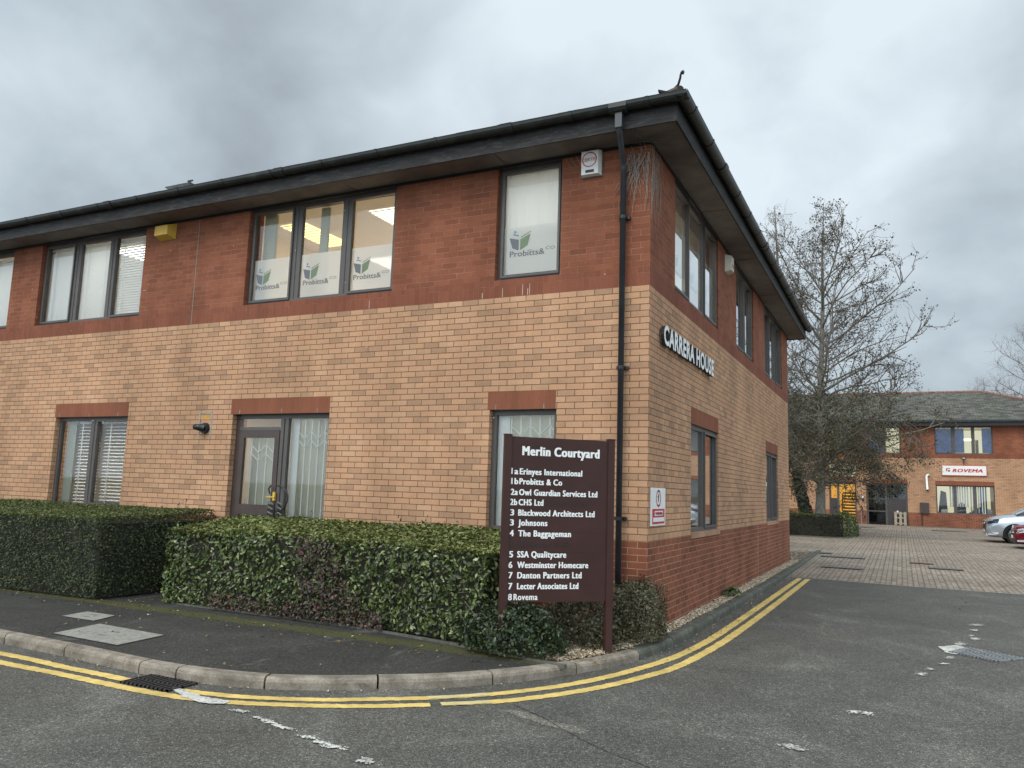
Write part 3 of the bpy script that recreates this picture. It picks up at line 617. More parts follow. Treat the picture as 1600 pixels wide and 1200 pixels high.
b=MB(); b.box(-11.5,-10.98,2.8,3.2,7.0,7.66,m_lead)
b.hexa([(-11.5,2.8,7.66),(-10.98,2.8,7.66),(-10.98,3.2,7.66),(-11.5,3.2,7.66),(-11.62,2.7,7.76),(-10.86,2.7,7.76),(-10.86,3.3,7.76),(-11.62,3.3,7.76)],m_lead)
b.hexa([(-11.62,2.7,7.765),(-10.86,2.7,7.765),(-10.86,3.3,7.765),(-11.62,3.3,7.765),(-11.3,2.95,7.88),(-11.1,2.95,7.88),(-11.1,3.05,7.88),(-11.3,3.05,7.88)],m_lead); b.tube([(-11.2,3,7.88),(-11.2,3,7.95)],.02,m_iron,6); b.tube([(-11.27,3,7.955),(-11.13,3,7.955)],.02,m_iron,6)
b.build('roof_vent',B1)
# downpipe
b=MB(); b.tube([(-.225,-.50,5.82),(-.225,-.50,5.63),(-.235,-.45,5.56),(-.30,-.12,5.40),(-.31,-.075,5.34),(-.31,-.075,5.15)],.034,m_pipe,12); b.tube([(-.31,-.075,5.30),(-.31,-.075,-.02)],.034,m_pipe,14)
dp=b.build('downpipe',B1,True)
b=MB(); b.box(-.265,-.185,-.545,-.465,5.62,5.80,m_pipe); b.build('outlet_box',dp)
for z in (4.72,2.93,1.22):
    b=MB(); b.tube([(-.31,-.075,z-.02),(-.31,-.075,z+.02)],.043,m_black,14); b.box(-.375,-.235,-.045,-.001,z-.018,z+.018,m_black); b.build('pipe_bracket',dp)
for k,(x,y,z) in enumerate([(-9.8,1.2,5.61),(-13.4,1.2,5.61),(-1.6,1.3,5.61),(-1.3,3.4,5.61),(-1.6,6.3,5.61),(-1.6,10,5.61),(-9.4,1.3,2.735),(-14.5,1.3,2.735),(-5.6,1.3,2.735),(-5.6,3.3,5.61),(-4.2,3.6,5.61),(-1.6,1.3,2.735)]):
    b=MB(); b.box(x-.5,x+.5,y-.5,y+.5,z-.02,z,m_room_l); b.build('added_light_panel',B1)  # unseen panels added behind blinds and film to brighten the windows
# ceiling lights seen through the logo window
def troffer(x,y,w,l,m,lab,z=5.628):
    t=empty('ceiling_light',(x,y,z)); tag(t,lab,'ceiling light','lit ceiling lights in the logo office')
    b=MB(); b.box(x-w/2,x+w/2,y-l/2,y+l/2,z-.012,z-.001,m); b.build('diffuser',t)
    b=MB()
    for i in range(11):
        yy=y-l/2+l*i/10; b.box(x-w/2,x+w/2,yy-.006,yy+.006,z-.028,z-.013,m_ceil)
    for xx in (x-w/2,x-w/6,x+w/6,x+w/2): b.box(xx-.006,xx+.006,y-l/2,y+l/2,z-.030,z-.0285,m_ceil)
    b.build('louvre',t)
troffer(-6.15,1.35,.5,1.15,m_tube,'yellow lit ceiling light behind the middle pane of the logo window')
troffer(-4.35,1.15,.5,.85,m_tubew,'pale lit ceiling light behind the right pane of the logo window')

# ================================================================== things on the main building
t=text_mesh('CARRERA HOUSE','building_name_sign',P_right,.40,3.285,.235,m_letter,None,width=2.78,d=-.02,depth=.045,bold=.035,spacing=1.08,mats=m_blk_s); tag(t,'raised white letters CARRERA HOUSE on the buff brick of the driveway side','lettering sign')
w=empty('warning_sign',(0,.39,1.36)); tag(w,'white and red warning notice with a circle screwed to the buff brick near the corner','warning sign')
b=MB(P_right); b.box(.09,.69,-.012,-.002,1.145,1.575,m_white); b.build('panel',w)
b=MB(P_right); b.box(.14,.645,-.0155,-.0125,1.165,1.335,m_red_s); b.build('red_panel',w)
b=MB(P_right); b.box(.225,.57,-.0185,-.016,1.258,1.312,m_white); b.box(.165,.615,-.0185,-.016,1.19,1.238,m_white); b.build('text_panel',w)
text_mesh('WARNING','lettering',P_right,.24,1.267,.036,m_red_s,w,width=.31,d=-.0205,bold=.02)
b=MB(P_right)
for i in range(28):
    a0,a1=2*math.pi*i/28,2*math.pi*(i+1)/28; u_,z_=.39,1.455
    b.face([(u_+.10*math.cos(a0),-.0145,z_+.098*math.sin(a0)),(u_+.10*math.cos(a1),-.0145,z_+.098*math.sin(a1)),(u_+.078*math.cos(a1),-.0145,z_+.076*math.sin(a1)),(u_+.078*math.cos(a0),-.0145,z_+.076*math.sin(a0))],m_blk_s if i%28 in (5,6,7,8,20,21,22) else m_red_s)
b.face([(.375,-.0145,1.415),(.40,-.0145,1.415),(.415,-.0145,1.50),(.385,-.0145,1.515)],m_blk_s); b.face([(.35,-.0145,1.46),(.385,-.0145,1.475),(.385,-.0145,1.485),(.35,-.0145,1.475)],m_blk_s)
b.build('pictogram',w)
# white alarm box
w=empty('alarm_box',(-.73,0,5.46)); tag(w,'white alarm box with a red ring reading CERTES beside the downpipe','alarm box')
b=MB(P_left); b.box(-.86,-.60,-.03,-.001,5.30,5.62,m_lead); b.hexa([(-.845,-.085,5.315),(-.63,-.085,5.315),(-.605,-.03,5.305),(-.855,-.03,5.305),(-.845,-.085,5.61),(-.63,-.085,5.61),(-.605,-.03,5.62),(-.855,-.03,5.62)],m_white); b.build('case',w)
b=MB(P_left); b.box(-.79,-.68,-.088,-.0855,5.335,5.37,m_blk_s); b.build('strobe_window',w)
b=MB(P_left)
for i in range(28):
    a0,a1=2*math.pi*i/28,2*math.pi*(i+1)/28; u_,z_=-.74,5.50; b.face([(u_+.095*math.cos(a0),-.087,z_+.095*math.sin(a0)),(u_+.095*math.cos(a1),-.087,z_+.095*math.sin(a1)),(u_+.083*math.cos(a1),-.087,z_+.083*math.sin(a1)),(u_+.083*math.cos(a0),-.087,z_+.083*math.sin(a0))],m_red_s)
b.build('ring',w)
text_mesh('CERTES','lettering',P_left,-.74,5.48,.04,m_red_s,w,width=.19,d=-.0885,bold=.01,align='C')
# yellow alarm box
w=empty('alarm_box',(-8.1,0,5.42)); tag(w,'yellow bell alarm box under the eaves between two upper windows','alarm box')
b=MB(P_left); b.hexa([(-8.20,-.15,5.385),(-7.91,-.15,5.385),(-7.87,-.005,5.335),(-8.22,-.005,5.335),(-8.20,-.15,5.54),(-7.91,-.15,5.54),(-7.87,-.005,5.60),(-8.22,-.005,5.60)],m_yel_b); b.build('case',w)
b=MB(P_left)
for i in range(4):
    z=5.42+i*.03; b.face([(-7.902,-.12,z),(-7.884,-.055,z),(-7.884,-.055,z+.008),(-7.902,-.12,z+.008)],m_blk_s)
for i in b.v: pass
b.build('louvre',w)
w=empty('alarm_box',(0,4.6,5.4)); tag(w,'cream alarm box under the eaves of the driveway side between upper windows','alarm box')
b=MB(P_right); b.hexa([(4.40,-.11,5.25),(4.60,-.11,5.25),(4.63,-.002,5.22),(4.37,-.002,5.22),(4.40,-.11,5.49),(4.60,-.11,5.49),(4.63,-.002,5.52),(4.37,-.002,5.52)],m_cream); b.build('case',w)
b=MB(P_right); b.box(4.44,4.56,-.116,-.111,5.30,5.36,m_lead); b.build('strobe_window',w)
# wall lamp
w=empty('wall_lamp',(-6.87,0,2.27)); tag(w,'small black wall lamp on a patch of newer brick beside the entrance door','wall lamp')
b=MB(); b.tube([(-6.86,-.002,2.27),(-6.86,-.05,2.27)],[.085,.075],m_black,20); b.build('back_plate',w,False)
b=MB(); b.tube([(-6.86,-.05,2.27),(-6.88,-.09,2.275),(-6.97,-.12,2.285)],[.05,.055,.04],m_black,14); b.build('lamp_head',w,True)
b=MB(P_left); b.box(-7.01,-6.99,-.004,0,2.11,2.52,m_lead); b.box(-6.76,-6.74,-.004,0,2.11,2.52,m_lead); b.box(-6.99,-6.76,-.004,0,2.50,2.52,m_lead); b.build('mortar_patch',w)
b=MB(P_left); b.box(-6.96,-6.79,-.003,0,2.40,2.47,plain('orange_brick',(.50,.26,.07),.9,0,.2,30)); b.build('replacement_brick',w)
# dead climber at corner
b=MB()
def strand(p,n,step,down,spread,r):
    pts=[Vector(p)]; d=Vector((random.uniform(-1,1)*spread,0,-down))
    for i in range(n):
        d=(d+Vector((random.uniform(-1,1)*.45,0,random.uniform(-.5,.2)))*.5).normalized(); pts.append(pts[-1]+d*step*random.uniform(.6,1.3))
    return pts
for i in range(30):
    x=-random.uniform(.0,.27); z=random.uniform(5.35,5.63); pts=strand((x,-.012-random.random()*.02,z),random.randint(3,9),.07,.8,.7,.003)
    pts=[p for p in pts if p.x<.01]
    if len(pts)>1: b.tube(pts,[.004*(1-.6*j/len(pts)) for j in range(len(pts))],m_deadv,4,False)
for i in range(9):
    x=random.choice([-.02,-.04,-.06,-.01,-.2,-.24,-.12]); pts=[Vector((x,-.02,5.5))]
    for j in range(random.randint(6,11)): pts.append(pts[-1]+Vector((random.uniform(-.02,.012)*(1 if x>-.1 else 1.6),0,-.065)))
    b.tube(pts,[.006*(1-.6*j/len(pts)) for j in range(len(pts))],m_deadv,4,False)
for i in range(26):
    y=random.uniform(.0,.5)**1.3; pts=strand((y,0,random.uniform(5.2,5.62)),random.randint(3,9),.08,1,.5,.003); pts=[Vector((.012,max(.0,p.x),p.z)) for p in pts]
    b.tube(pts,[.004*(1-.6*j/len(pts)) for j in range(len(pts))],m_deadv,4,False)
for i in range(16):
    p=Vector((random.uniform(-.2,.05),-.05,5.63)); pts=[p]; d=Vector((random.uniform(-1,1),-1 if i%2 else -.2,0)) if i<8 else Vector((1,random.uniform(-.6,.9),0)); d.normalize()
    for j in range(6):
        q_=pts[-1]+d*.06+Vector((random.uniform(-1,1)*.02,random.uniform(-1,1)*.02,random.uniform(-.01,.01))); q_.x=min(q_.x,.38); q_.y=max(q_.y,-.40); q_.z=min(q_.z,5.635); pts.append(q_)
    b.tube(pts,.003,m_twig,4,False)
for i in range(4):
    x=-1.08+i*.07; b.tube([(x,-.01,5.60),(x+.03,-.012,5.53),(x+.07,-.01,5.47)],.003,m_deadv,4,False)
tag(b.build('dead_climber'),'dead dry climber stems clinging under the eaves at the building corner','climbing plant')

# ================================================================== directory sign
A_=Vector((-.05,-1.12,0)); B_=Vector((-.84,-1.85,0)); sdv=(A_-B_).normalized(); nrm=Vector((sdv.y,-sdv.x,0)) # outward to camera
def P_sign(u,d,z): p=B_+sdv*u-nrm*d; return (p.x,p.y,z)
sg=empty('directory_sign',tuple((A_+B_)/2)); tag(sg,'maroon double post directory sign headed Merlin Courtyard listing tenants in white','directory sign')
b=MB(P_sign); b.box(.036,1.036,-.012,.016,.455,2.01,m_sign); b.build('panel',sg)
for z in (1.70,1.405,1.11,.92,.62):
    b=MB(P_sign); b.box(.036,1.036,-.0135,-.0121,z,z+.003,m_ghost); b.build('panel_seam',sg)
for a in (-.037,1.034):
    b=MB(P_sign); b.box(a,a+.07,-.026,.030,-.1,2.02,m_sign); b.box(a-.003,a+.073,-.029,.033,2.02,2.032,m_sign); b.build('post',sg)
def st(s_,u,base,h,wd,m=m_letter,bold=.046,d=-.0145): text_mesh(s_,'lettering' if m is m_letter else 'faded_lettering',P_sign,u,base,h,m,sg,width=wd,d=d,bold=bold,spacing=1.12)
st('Merlin Courtyard',.146,1.835,.090,.792,bold=.048)
rows=[('1a',.038,'Erinyes International',.124,.637,1.650),('1b',.041,'Probitts & Co',.123,.43,1.555),('2a',.040,'Owl Guardian Services Ltd',.124,.80,1.452),('2b',.037,'CHS Ltd',.122,.244,1.357),('3',.041,'Blackwood Architects Ltd',.121,.778,1.259),('3',.041,'Johnsons',.124,.288,1.165),('4',.043,'The Baggageman',.128,.528,1.065),('5',.043,'SSA Qualitycare',.123,.489,.869),('6',.04,'Westminster Homecare',.127,.715,.771),('7',.044,'Danton Partners Ltd',.13,.645,.675),('7',.045,'Lecter Associates Ltd',.131,.613,.575),('8',.045,'Rovema',.099,.234,.475)]
for n_,un,tx,u,wd,z in rows:
    bd=.028 if tx=='Rovema' else .042
    st(n_,un,z,.060,.066 if len(n_)>1 else .034,bold=bd); st(tx,u,z,.060,wd,bold=bd)
st('Financial Services',.33,1.357,.055,.515,m_ghost,.02,-.0131); st('Ra BB Group',.04,.968,.058,.38,m_ghost,.03,-.0131); st('5 SSA 1832',.45,.968,.05,.2,m_ghost,.01,-.0131)

# ================================================================== ground, road, kerb
def gz(y): return -.12 if y<9.1 else -.12+.0122*(min(y,60)-9.1)
b=MB(); b.face([(-900,-900,-.6),(900,-900,-.6),(900,900,-.6),(-900,900,-.6)],m_ground); tag(b.build('ground'),kind='structure')
b=MB(); b.face([(-60,-60,-.12),(60,-60,-.12),(60,8.86,-.12),(2.4,8.93,-.12),(-.5,9.2,-.12),(-60,9.2,-.12)],m_road); tag(b.build('road'),kind='structure')
b=MB()
b.face([(-60,9.2,-.121),(-.5,9.2,-.121),(2.4,8.93,-.121),(60,8.86,-.121),(60,9.6,gz(9.6)),(-60,9.6,gz(9.6))],m_pav)
ys=[9.6,15,20,25,30,35,39.45,60]
for i in range(len(ys)-1): b.face([(-60,ys[i],gz(ys[i])),(60,ys[i],gz(ys[i])),(60,ys[i+1],gz(ys[i+1])),(-60,ys[i+1],gz(ys[i+1]))],m_pav)
tag(b.build('block_paving'),kind='structure')
b=MB() # concrete edging between asphalt and blocks
b.face([(.35,9.13,-.1165),(2.4,8.93,-.1165),(2.4,9.0,-.1165),(.35,9.20,-.1165)],m_conc); b.face([(2.4,8.93,-.1165),(60,8.86,-.1165),(60,8.93,-.1165),(2.4,9.0,-.1165)],m_conc); tag(b.build('edging_strip'),kind='structure')
KB=[(-60,-3.2),(-8.5,-3.62),(-5.29,-3.73),(-4.29,-3.77),(-3.24,-3.83),(-2.64,-3.80),(-2.08,-3.68),(-1.63,-3.45),(-1.27,-3.19),(-.91,-2.90),(-.58,-2.52),(-.33,-2.15),(-.13,-1.75),(.07,-1.27),(.20,-.73),(.28,.0),(.31,1.0),(.335,3.43),(.35,6.39),(.35,10.13),(.35,17.0)]
def densify(p,st):
    out=[]; P4=[Vector(a) for a in p]
    for i in range(len(P4)-1):
        a,b_=P4[i],P4[i+1]; L=(b_-a).length
        if L>8: out.append(a); continue
        p0=P4[max(i-1,0)] if i>0 and (P4[i]-P4[i-1]).length<8 else a-(b_-a); p3=P4[min(i+2,len(P4)-1)] if i+2<len(P4) else b_+(b_-a)
        t0=(b_-p0).normalized()*L; t1=(p3-a).normalized()*L; n=max(1,int(L/st))
        for k in range(n):
            t=k/n; h00=2*t**3-3*t*t+1; h10=t**3-2*t*t+t; h01=-2*t**3+3*t*t; h11=t**3-t*t
            out.append(a*h00+t0*h10+b_*h01+t1*h11)
    out.append(P4[-1]); return out
kp=densify(KB,.06)
def offs(path,i):
    a=path[max(i-1,0)]; c=path[min(i+1,len(path)-1)]; d=(c-a).normalized(); return Vector((-d.y,d.x))   # left of travel = inner side
prof=[(0,-.3),(0,-.036),(.008,-.014),(.030,0),(.125,.0),(.125,-.3)]
joints=[-8.2,-7.2,-6.2,-5.24,-4.29,-3.28,-2.86,-2.07,-1.27,-.61,-.15]
b=MB(); acc=0; seg=[]; cut=[]
for i in range(len(kp)):
    x,y=kp[i]
    hit=any(kp[i-1].x<j<=x for j in joints) and y<-1.6 if i>0 else False
    if i>0: acc+=(kp[i]-kp[i-1]).length
    if not hit and y>-1.6 and acc>.915: hit=True
    if hit: cut.append(i); acc=0
cut=[0]+cut+[len(kp)-1]
for s_ in range(len(cut)-1):
    i0,i1=cut[s_],cut[s_+1]; dz=random.uniform(-.004,.004); rings=[]; sub=kp[i0:i1+1]
    if len(sub)<2: continue
    m=m_kerb if sub[0].y<-1.3 else m_kerbd
    for i in range(i0,i1+1):
        n_=offs(kp,i); p=kp[i]
        if i==i0 and i>0: p=p+(kp[i+1]-p).normalized()*.010
        if i==i1 and i<len(kp)-1: p=p+(kp[i-1]-p).normalized()*.006
        top=-.026 if p.y<12 else -.026+(p.y-12)*.008
        rings.append([(p.x+n_.x*a,p.y+n_.y*a,z+dz+top) for a,z in prof])
    for r_ in range(len(rings)-1):
        for k in range(len(prof)-1): b.face([rings[r_][k],rings[r_+1][k],rings[r_+1][k+1],rings[r_][k+1]],m)
    b.face(rings[0],m); b.face(list(reversed(rings[-1])),m)
tag(b.build('kerb'),kind='structure')
inner=[kp[i]+offs(kp,i)*.122 for i in range(len(kp))]
# footway surface (behind the kerb as far as the planting bed) and gravel/soil bed
iA=min(range(len(inner)),key=lambda i:(inner[i]-Vector((-.2,-1.95))).length)
pts=[(p.x,p.y,-.03) for p in inner[:iA+1]]
b=MB(); b.face(pts+[(-.59,-1.86,-.03),(-1.5,-1.66,-.03),(-2.5,-1.5,-.03),(-3.6,-1.45,-.03),(-5.62,-1.45,-.03),(-5.62,.0,-.03),(-60,.0,-.03)],m_path); tag(b.build('pavement'),kind='structure')
b=MB(); b.face([(p.x,p.y,-.034) for p in inner[iA:]]+[(0,17,-.034),(0,12.44,-.034),(0,0,-.034),(-5.62,0,-.034),(-5.62,-1.45,-.034),(-3.6,-1.45,-.034),(-2.5,-1.5,-.034),(-1.5,-1.66,-.034),(-.59,-1.86,-.034)],m_soil)
b.face([(-3,12.44,-.034),(0,12.44,-.034),(0,17,-.034),(-3,17,-.034)],m_soil); tag(b.build('planting_bed'),kind='structure')
b=MB()
pp=[(-.17,-1.95),(-.59,-1.88),(-1.5,-1.68),(-2.5,-1.52),(-3.6,-1.47),(-5.6,-1.47)]
for i in range(len(pp)-1):
    a,c=Vector(pp[i]),Vector(pp[i+1]); n_=(c-a).normalized(); n_=Vector((-n_.y,n_.x))*-.045
    b.hexa([(a.x,a.y,-.05),(c.x,c.y,-.05),(c.x+n_.x,c.y+n_.y,-.05),(a.x+n_.x,a.y+n_.y,-.05),(a.x,a.y,-.012),(c.x,c.y,-.012),(c.x+n_.x,c.y+n_.y,-.012),(a.x+n_.x,a.y+n_.y,-.012)],m_kerbd)
tag(b.build('edging_board'),kind='structure')
# painted lines
def ribbon(path,w,m,name,z=-.116,jit=.004,gaps=()):
    pts=densify(path,.03); b=MB(); prev=None
    for i,p in enumerate(pts):
        n_=offs(pts,i); a=p+n_*(w/2+random.uniform(-jit,jit)); c=p-n_*(w/2+random.uniform(-jit,jit))
        cur=((a.x,a.y,z),(c.x,c.y,z))
        if prev and not any(g0<p.x<g1 for g0,g1 in gaps): b.face([prev[0],cur[0],cur[1],prev[1]],m)
        prev=cur
    return b
Y1a=[(-9,-3.9),(-7,-3.95),(-4.85,-4.0),(-4.38,-4.0),(-3.9,-4.03),(-3.49,-4.03),(-3.12,-4.04)]
Y1b=[(-2.5,-4.04),(-2.2,-3.98),(-1.88,-3.88),(-1.45,-3.67),(-1.06,-3.39),(-.78,-3.17),(-.55,-2.94),(-.33,-2.66),(-.06,-2.22),(.15,-1.70),(.32,-1.10),(.45,-.41),(.535,.7),(.56,2.16),(.585,4.81),(.61,8.9)]
Y2a=[(-9,-4.12),(-7,-4.17),(-4.5,-4.21),(-3.66,-4.20),(-3.03,-4.21),(-2.48,-4.19),(-2.05,-4.11),(-1.68,-3.97),(-1.14,-3.68),(-.68,-3.34)]
Y2b=[(-.62,-3.28),(-.33,-3.01),(-.06,-2.64),(.2,-2.15),(.42,-1.55),(.57,-.95),(.66,.02),(.71,1.32),(.745,3.75),(.775,8.85)]
for pth,lb in ((Y1a,0),(Y1b,0),(Y2a,0),(Y2b,0)):
    m=m_yel; o=ribbon(pth,.102,m,'x',jit=.007).build('yellow_line'); tag(o,kind='structure')
tag(ribbon([(-.62,-3.285),(-.47,-3.15),(-.34,-3.02)],.086,m_yelold,'x',z=-.1125).build('yellow_line'),kind='structure'); tag(ribbon([(-.80,-3.185),(-.62,-3.02),(-.46,-2.83)],.084,m_yelold,'x',z=-.1125).build('yellow_line'),kind='structure')
def patch(pts,m,name='white_marking',z=-.1115,jit=.012):
    b=MB(); out=[]
    for i in range(len(pts)):
        a=Vector(pts[i]);c=Vector(pts[(i+1)%len(pts)]); n=max(1,int((c-a).length/.03))
        for k in range(n): q_=a.lerp(c,k/n); out.append((q_.x+random.uniform(-jit,jit),q_.y+random.uniform(-jit,jit),z))
    b.face(out,m); o=b.build(name); tag(o,kind='structure'); return o
FB=MB()
def flakes(x,y,l,w_):
    n=int(10+l*w_*9000)
    for i in range(n):
        a,c=random.gauss(0,.45),random.gauss(0,.45)
        if abs(a)>1.3 or abs(c)>1.3: continue
        r=random.uniform(.004,.013)*(1.25-.5*math.hypot(a,c)); px,py=x+a*l+c*w_*.25,y+c*w_; k=random.randint(5,8)
        FB.face([(px+r*random.uniform(.6,1.3)*1.3*math.cos(6.283*j/k),py+r*random.uniform(.6,1.3)*math.sin(6.283*j/k),-.1115+i*.000004) for j in range(k)],m_wht)
patch([(-2.66,-4.02),(-2.50,-4.02),(-2.25,-4.08),(-1.96,-4.07),(-1.94,-4.15),(-2.1,-4.22),(-2.35,-4.17)],m_wht)
for x,y,l,w_ in [(-1.72,-4.22,.07,.03),(-1.50,-4.27,.05,.02),(-1.40,-4.29,.06,.022),(-1.33,-4.31,.05,.02),(-1.27,-4.34,.04,.02),(-1.19,-4.35,.09,.028),(-.93,-4.42,.07,.028),(-.80,-4.46,.06,.02),(-.68,-4.48,.10,.035),(-.36,-4.56,.05,.02),(-.33,-4.60,.07,.026),
                 (3.40,4.05,.08,.10),(3.33,3.5,.06,.07),(3.29,2.75,.05,.09),(3.27,3.0,.03,.04),(3.10,2.22,.06,.12),(2.95,1.2,.035,.07),(2.88,.8,.04,.05),(2.74,.42,.03,.05),(2.66,.12,.04,.07),(2.16,-1.75,.05,.05),(2.25,-1.73,.05,.05),(1.84,-2.92,.07,.05),(1.9,-2.95,.03,.03)]:
    flakes(x,y,l*1.15,w_*1.25)
tag(FB.build('white_marking'),kind='structure')
patch([(2.93,1.5),(3.02,1.45),(3.18,1.95),(3.06,2.1),(2.86,1.85)],m_wht)
m_scar=asphalt('scarred_asphalt',(.17,.155,.13),0,.3)
patch([(-.16,-3.18),(.05,-3.26),(.3,-3.36),(.56,-3.42),(.54,-3.28),(.2,-3.2),(-.05,-3.10)],m_scar,'road_scar',z=-.1175,jit=.02)
# crack
m_crack=plain('crack_fill',(.035,.034,.032),.9,0,.4,30); m_dcover=plain('dark_cover',(.14,.125,.108),.8,0,.3,12)
b=MB(); pr=None; cp=densify([(-.16,-2.98),(.2,-3.2),(.53,-3.46),(.85,-3.66),(1.12,-3.78),(1.5,-3.95)],.03)
for i,p in enumerate(cp):
    q_=p+Vector((random.uniform(-.008,.008),random.uniform(-.008,.008))); w_=random.uniform(.002,.007); n_=offs(cp,i); cur=[(q_.x+n_.x*w_,q_.y+n_.y*w_,-.1165),(q_.x-n_.x*w_,q_.y-n_.y*w_,-.1165)]
    if pr: b.face([pr[0],cur[0],cur[1],pr[1]],m_crack)
    pr=cur
tag(b.build('road_crack'),kind='structure')
# covers
def cover(poly,name,lab,m=m_conc,z=-.03,rim=m_iron):
    w=empty(name,(poly[0][0],poly[0][1],z)); tag(w,lab,'manhole cover' if 'man' in name else 'drain grate')
    P_=[Vector(p) for p in poly]; c=sum(P_,Vector((0,0)))/4; inn=[c+(p-c)*.965 for p in P_]
    b=MB(); 
    for i in range(4):
        a,b1,c1,d1=P_[i],P_[(i+1)%4],inn[(i+1)%4],inn[i]; b.face([(a.x,a.y,z+.0045),(b1.x,b1.y,z+.0045),(c1.x,c1.y,z+.0045),(d1.x,d1.y,z+.0045)],rim)
    b.build('rim',w); b=MB(); b.face([(p.x,p.y,z+.006) for p in inn],m); b.build('lid',w)
    b=MB(); 
    for t in (.35,.65):
        q_=P_[0].lerp(P_[1],.5).lerp(P_[2].lerp(P_[3],.5),t); e=(P_[1]-P_[0]).normalized()*.06; f_=(P_[3]-P_[0]).normalized()*.008; b.face([(q_.x-e.x,q_.y-e.y,z+.008),(q_.x+e.x,q_.y+e.y,z+.008),(q_.x+e.x+f_.x,q_.y+e.y+f_.y,z+.008),(q_.x-e.x+f_.x,q_.y-e.y+f_.y,z+.008)],m_blk_s)
    b.build('lifting_slot',w); return w
cover([(-4.93,-3.47),(-3.94,-3.50),(-4.0,-2.91),(-5.05,-2.86)],'manhole_cover','large pale concrete filled manhole cover in the footway near the kerb')
cover([(-5.76,-2.80),(-5.22,-2.80),(-5.34,-2.44),(-5.82,-2.44)],'manhole_cover','small pale concrete filled cover behind the larger one in the footway')
for k,(x,y,sx,sy) in enumerate([(.66,35.06,1.3,.8),(1.22,11.9,.9,.35),(.40,16.3,.55,.5),(1.05,15.1,1.1,.4),(3.45,13.5,.75,.5),(2.95,14.7,.55,.35),(4.55,35,1.5,.8)]):
    cover([(x-sx/2,y-sy/2),(x+sx/2,y-sy/2),(x+sx/2,y+sy/2),(x-sx/2,y+sy/2)],'manhole_cover',['dark cover in the block paving near the rear brown doors','dark cover in the block paving nearest the end of the yellow lines','dark cover in the block paving beside the end of the kerb','long thin cover in the block paving behind the kerb end','large dark cover in the block paving toward the right edge','rusty cover in the block paving just left of the large right one','dark cover in the block paving under the rear lower window'][k],m=m_dcover if k!=5 else m_ridge,rim=m_dcover if k in (0,2,6) else m_iron,z=gz(y)+.012)
def grate(poly,lab,nb,z=-.12,m=m_iron):
    w=empty('drain_grate',(poly[0][0],poly[0][1],z)); tag(w,lab,'drain grate'); a,b1,c,d=[Vector(p) for p in poly]
    def q_(s,t): return a.lerp(b1,s).lerp(d.lerp(c,s),t)
    b=MB(); b.face([(*q_(s,t),z+.003) for s,t in ((0,0),(1,0),(1,1),(0,1))],m_blk_s); b.build('pit',w)
    b=MB()
    def bar(s0,t0,s1,t1): b.hexa([(*q_(s0,t0),z+.002),(*q_(s1,t0),z+.002),(*q_(s1,t1),z+.002),(*q_(s0,t1),z+.002),(*q_(s0,t0),z+.016),(*q_(s1,t0),z+.016),(*q_(s1,t1),z+.016),(*q_(s0,t1),z+.016)],m)
    for i in range(nb+1): s=i/nb*.965; bar(s,0,s+.035,1)
    for t in (0,.47,.94): bar(0,t,1,t+.05)
    b.build('bars',w)
grate([(-3.08,-4.13),(-2.55,-4.13),(-2.55,-3.83),(-3.08,-3.83)],'rusty iron gully grate against the kerb interrupting the yellow line',11)
grate([(2.95,1.54),(3.39,1.23),(3.68,1.64),(3.17,2.03)],'pale worn gully grate in the middle of the driveway asphalt',14,m=m_steel)

# ================================================================== vegetation helpers
def leaves(cent,nor,size,mat,name,parent,tilt=.7,aspect=.5,kind=None):
    """one folded leaf (two triangles) per centre"""
    n=len(cent); nv=nor+rng.normal(0,tilt,(n,3)); nv/=np.linalg.norm(nv,axis=1)[:,None]+1e-9
    r=rng.normal(0,1,(n,3)); a=np.cross(nv,r); a/=np.linalg.norm(a,axis=1)[:,None]+1e-9; c=np.cross(nv,a)
    L=(size*(rng.uniform(.5,1.15,n)+rng.exponential(.12,n)))[:,None]; Wd=L*aspect; fold=L*.12
    v0=cent-a*L/2; v2=cent+a*L/2; v1=cent-c*Wd/2+nv*fold; v3=cent+c*Wd/2+nv*fold
    V=np.stack([v0,v1,v2,v3],1).reshape(-1,3); i=np.arange(n)*4; F=np.concatenate([np.stack([i,i+1,i+2],1),np.stack([i,i+2,i+3],1)])
    return npmesh(name,V,F,mat,parent)
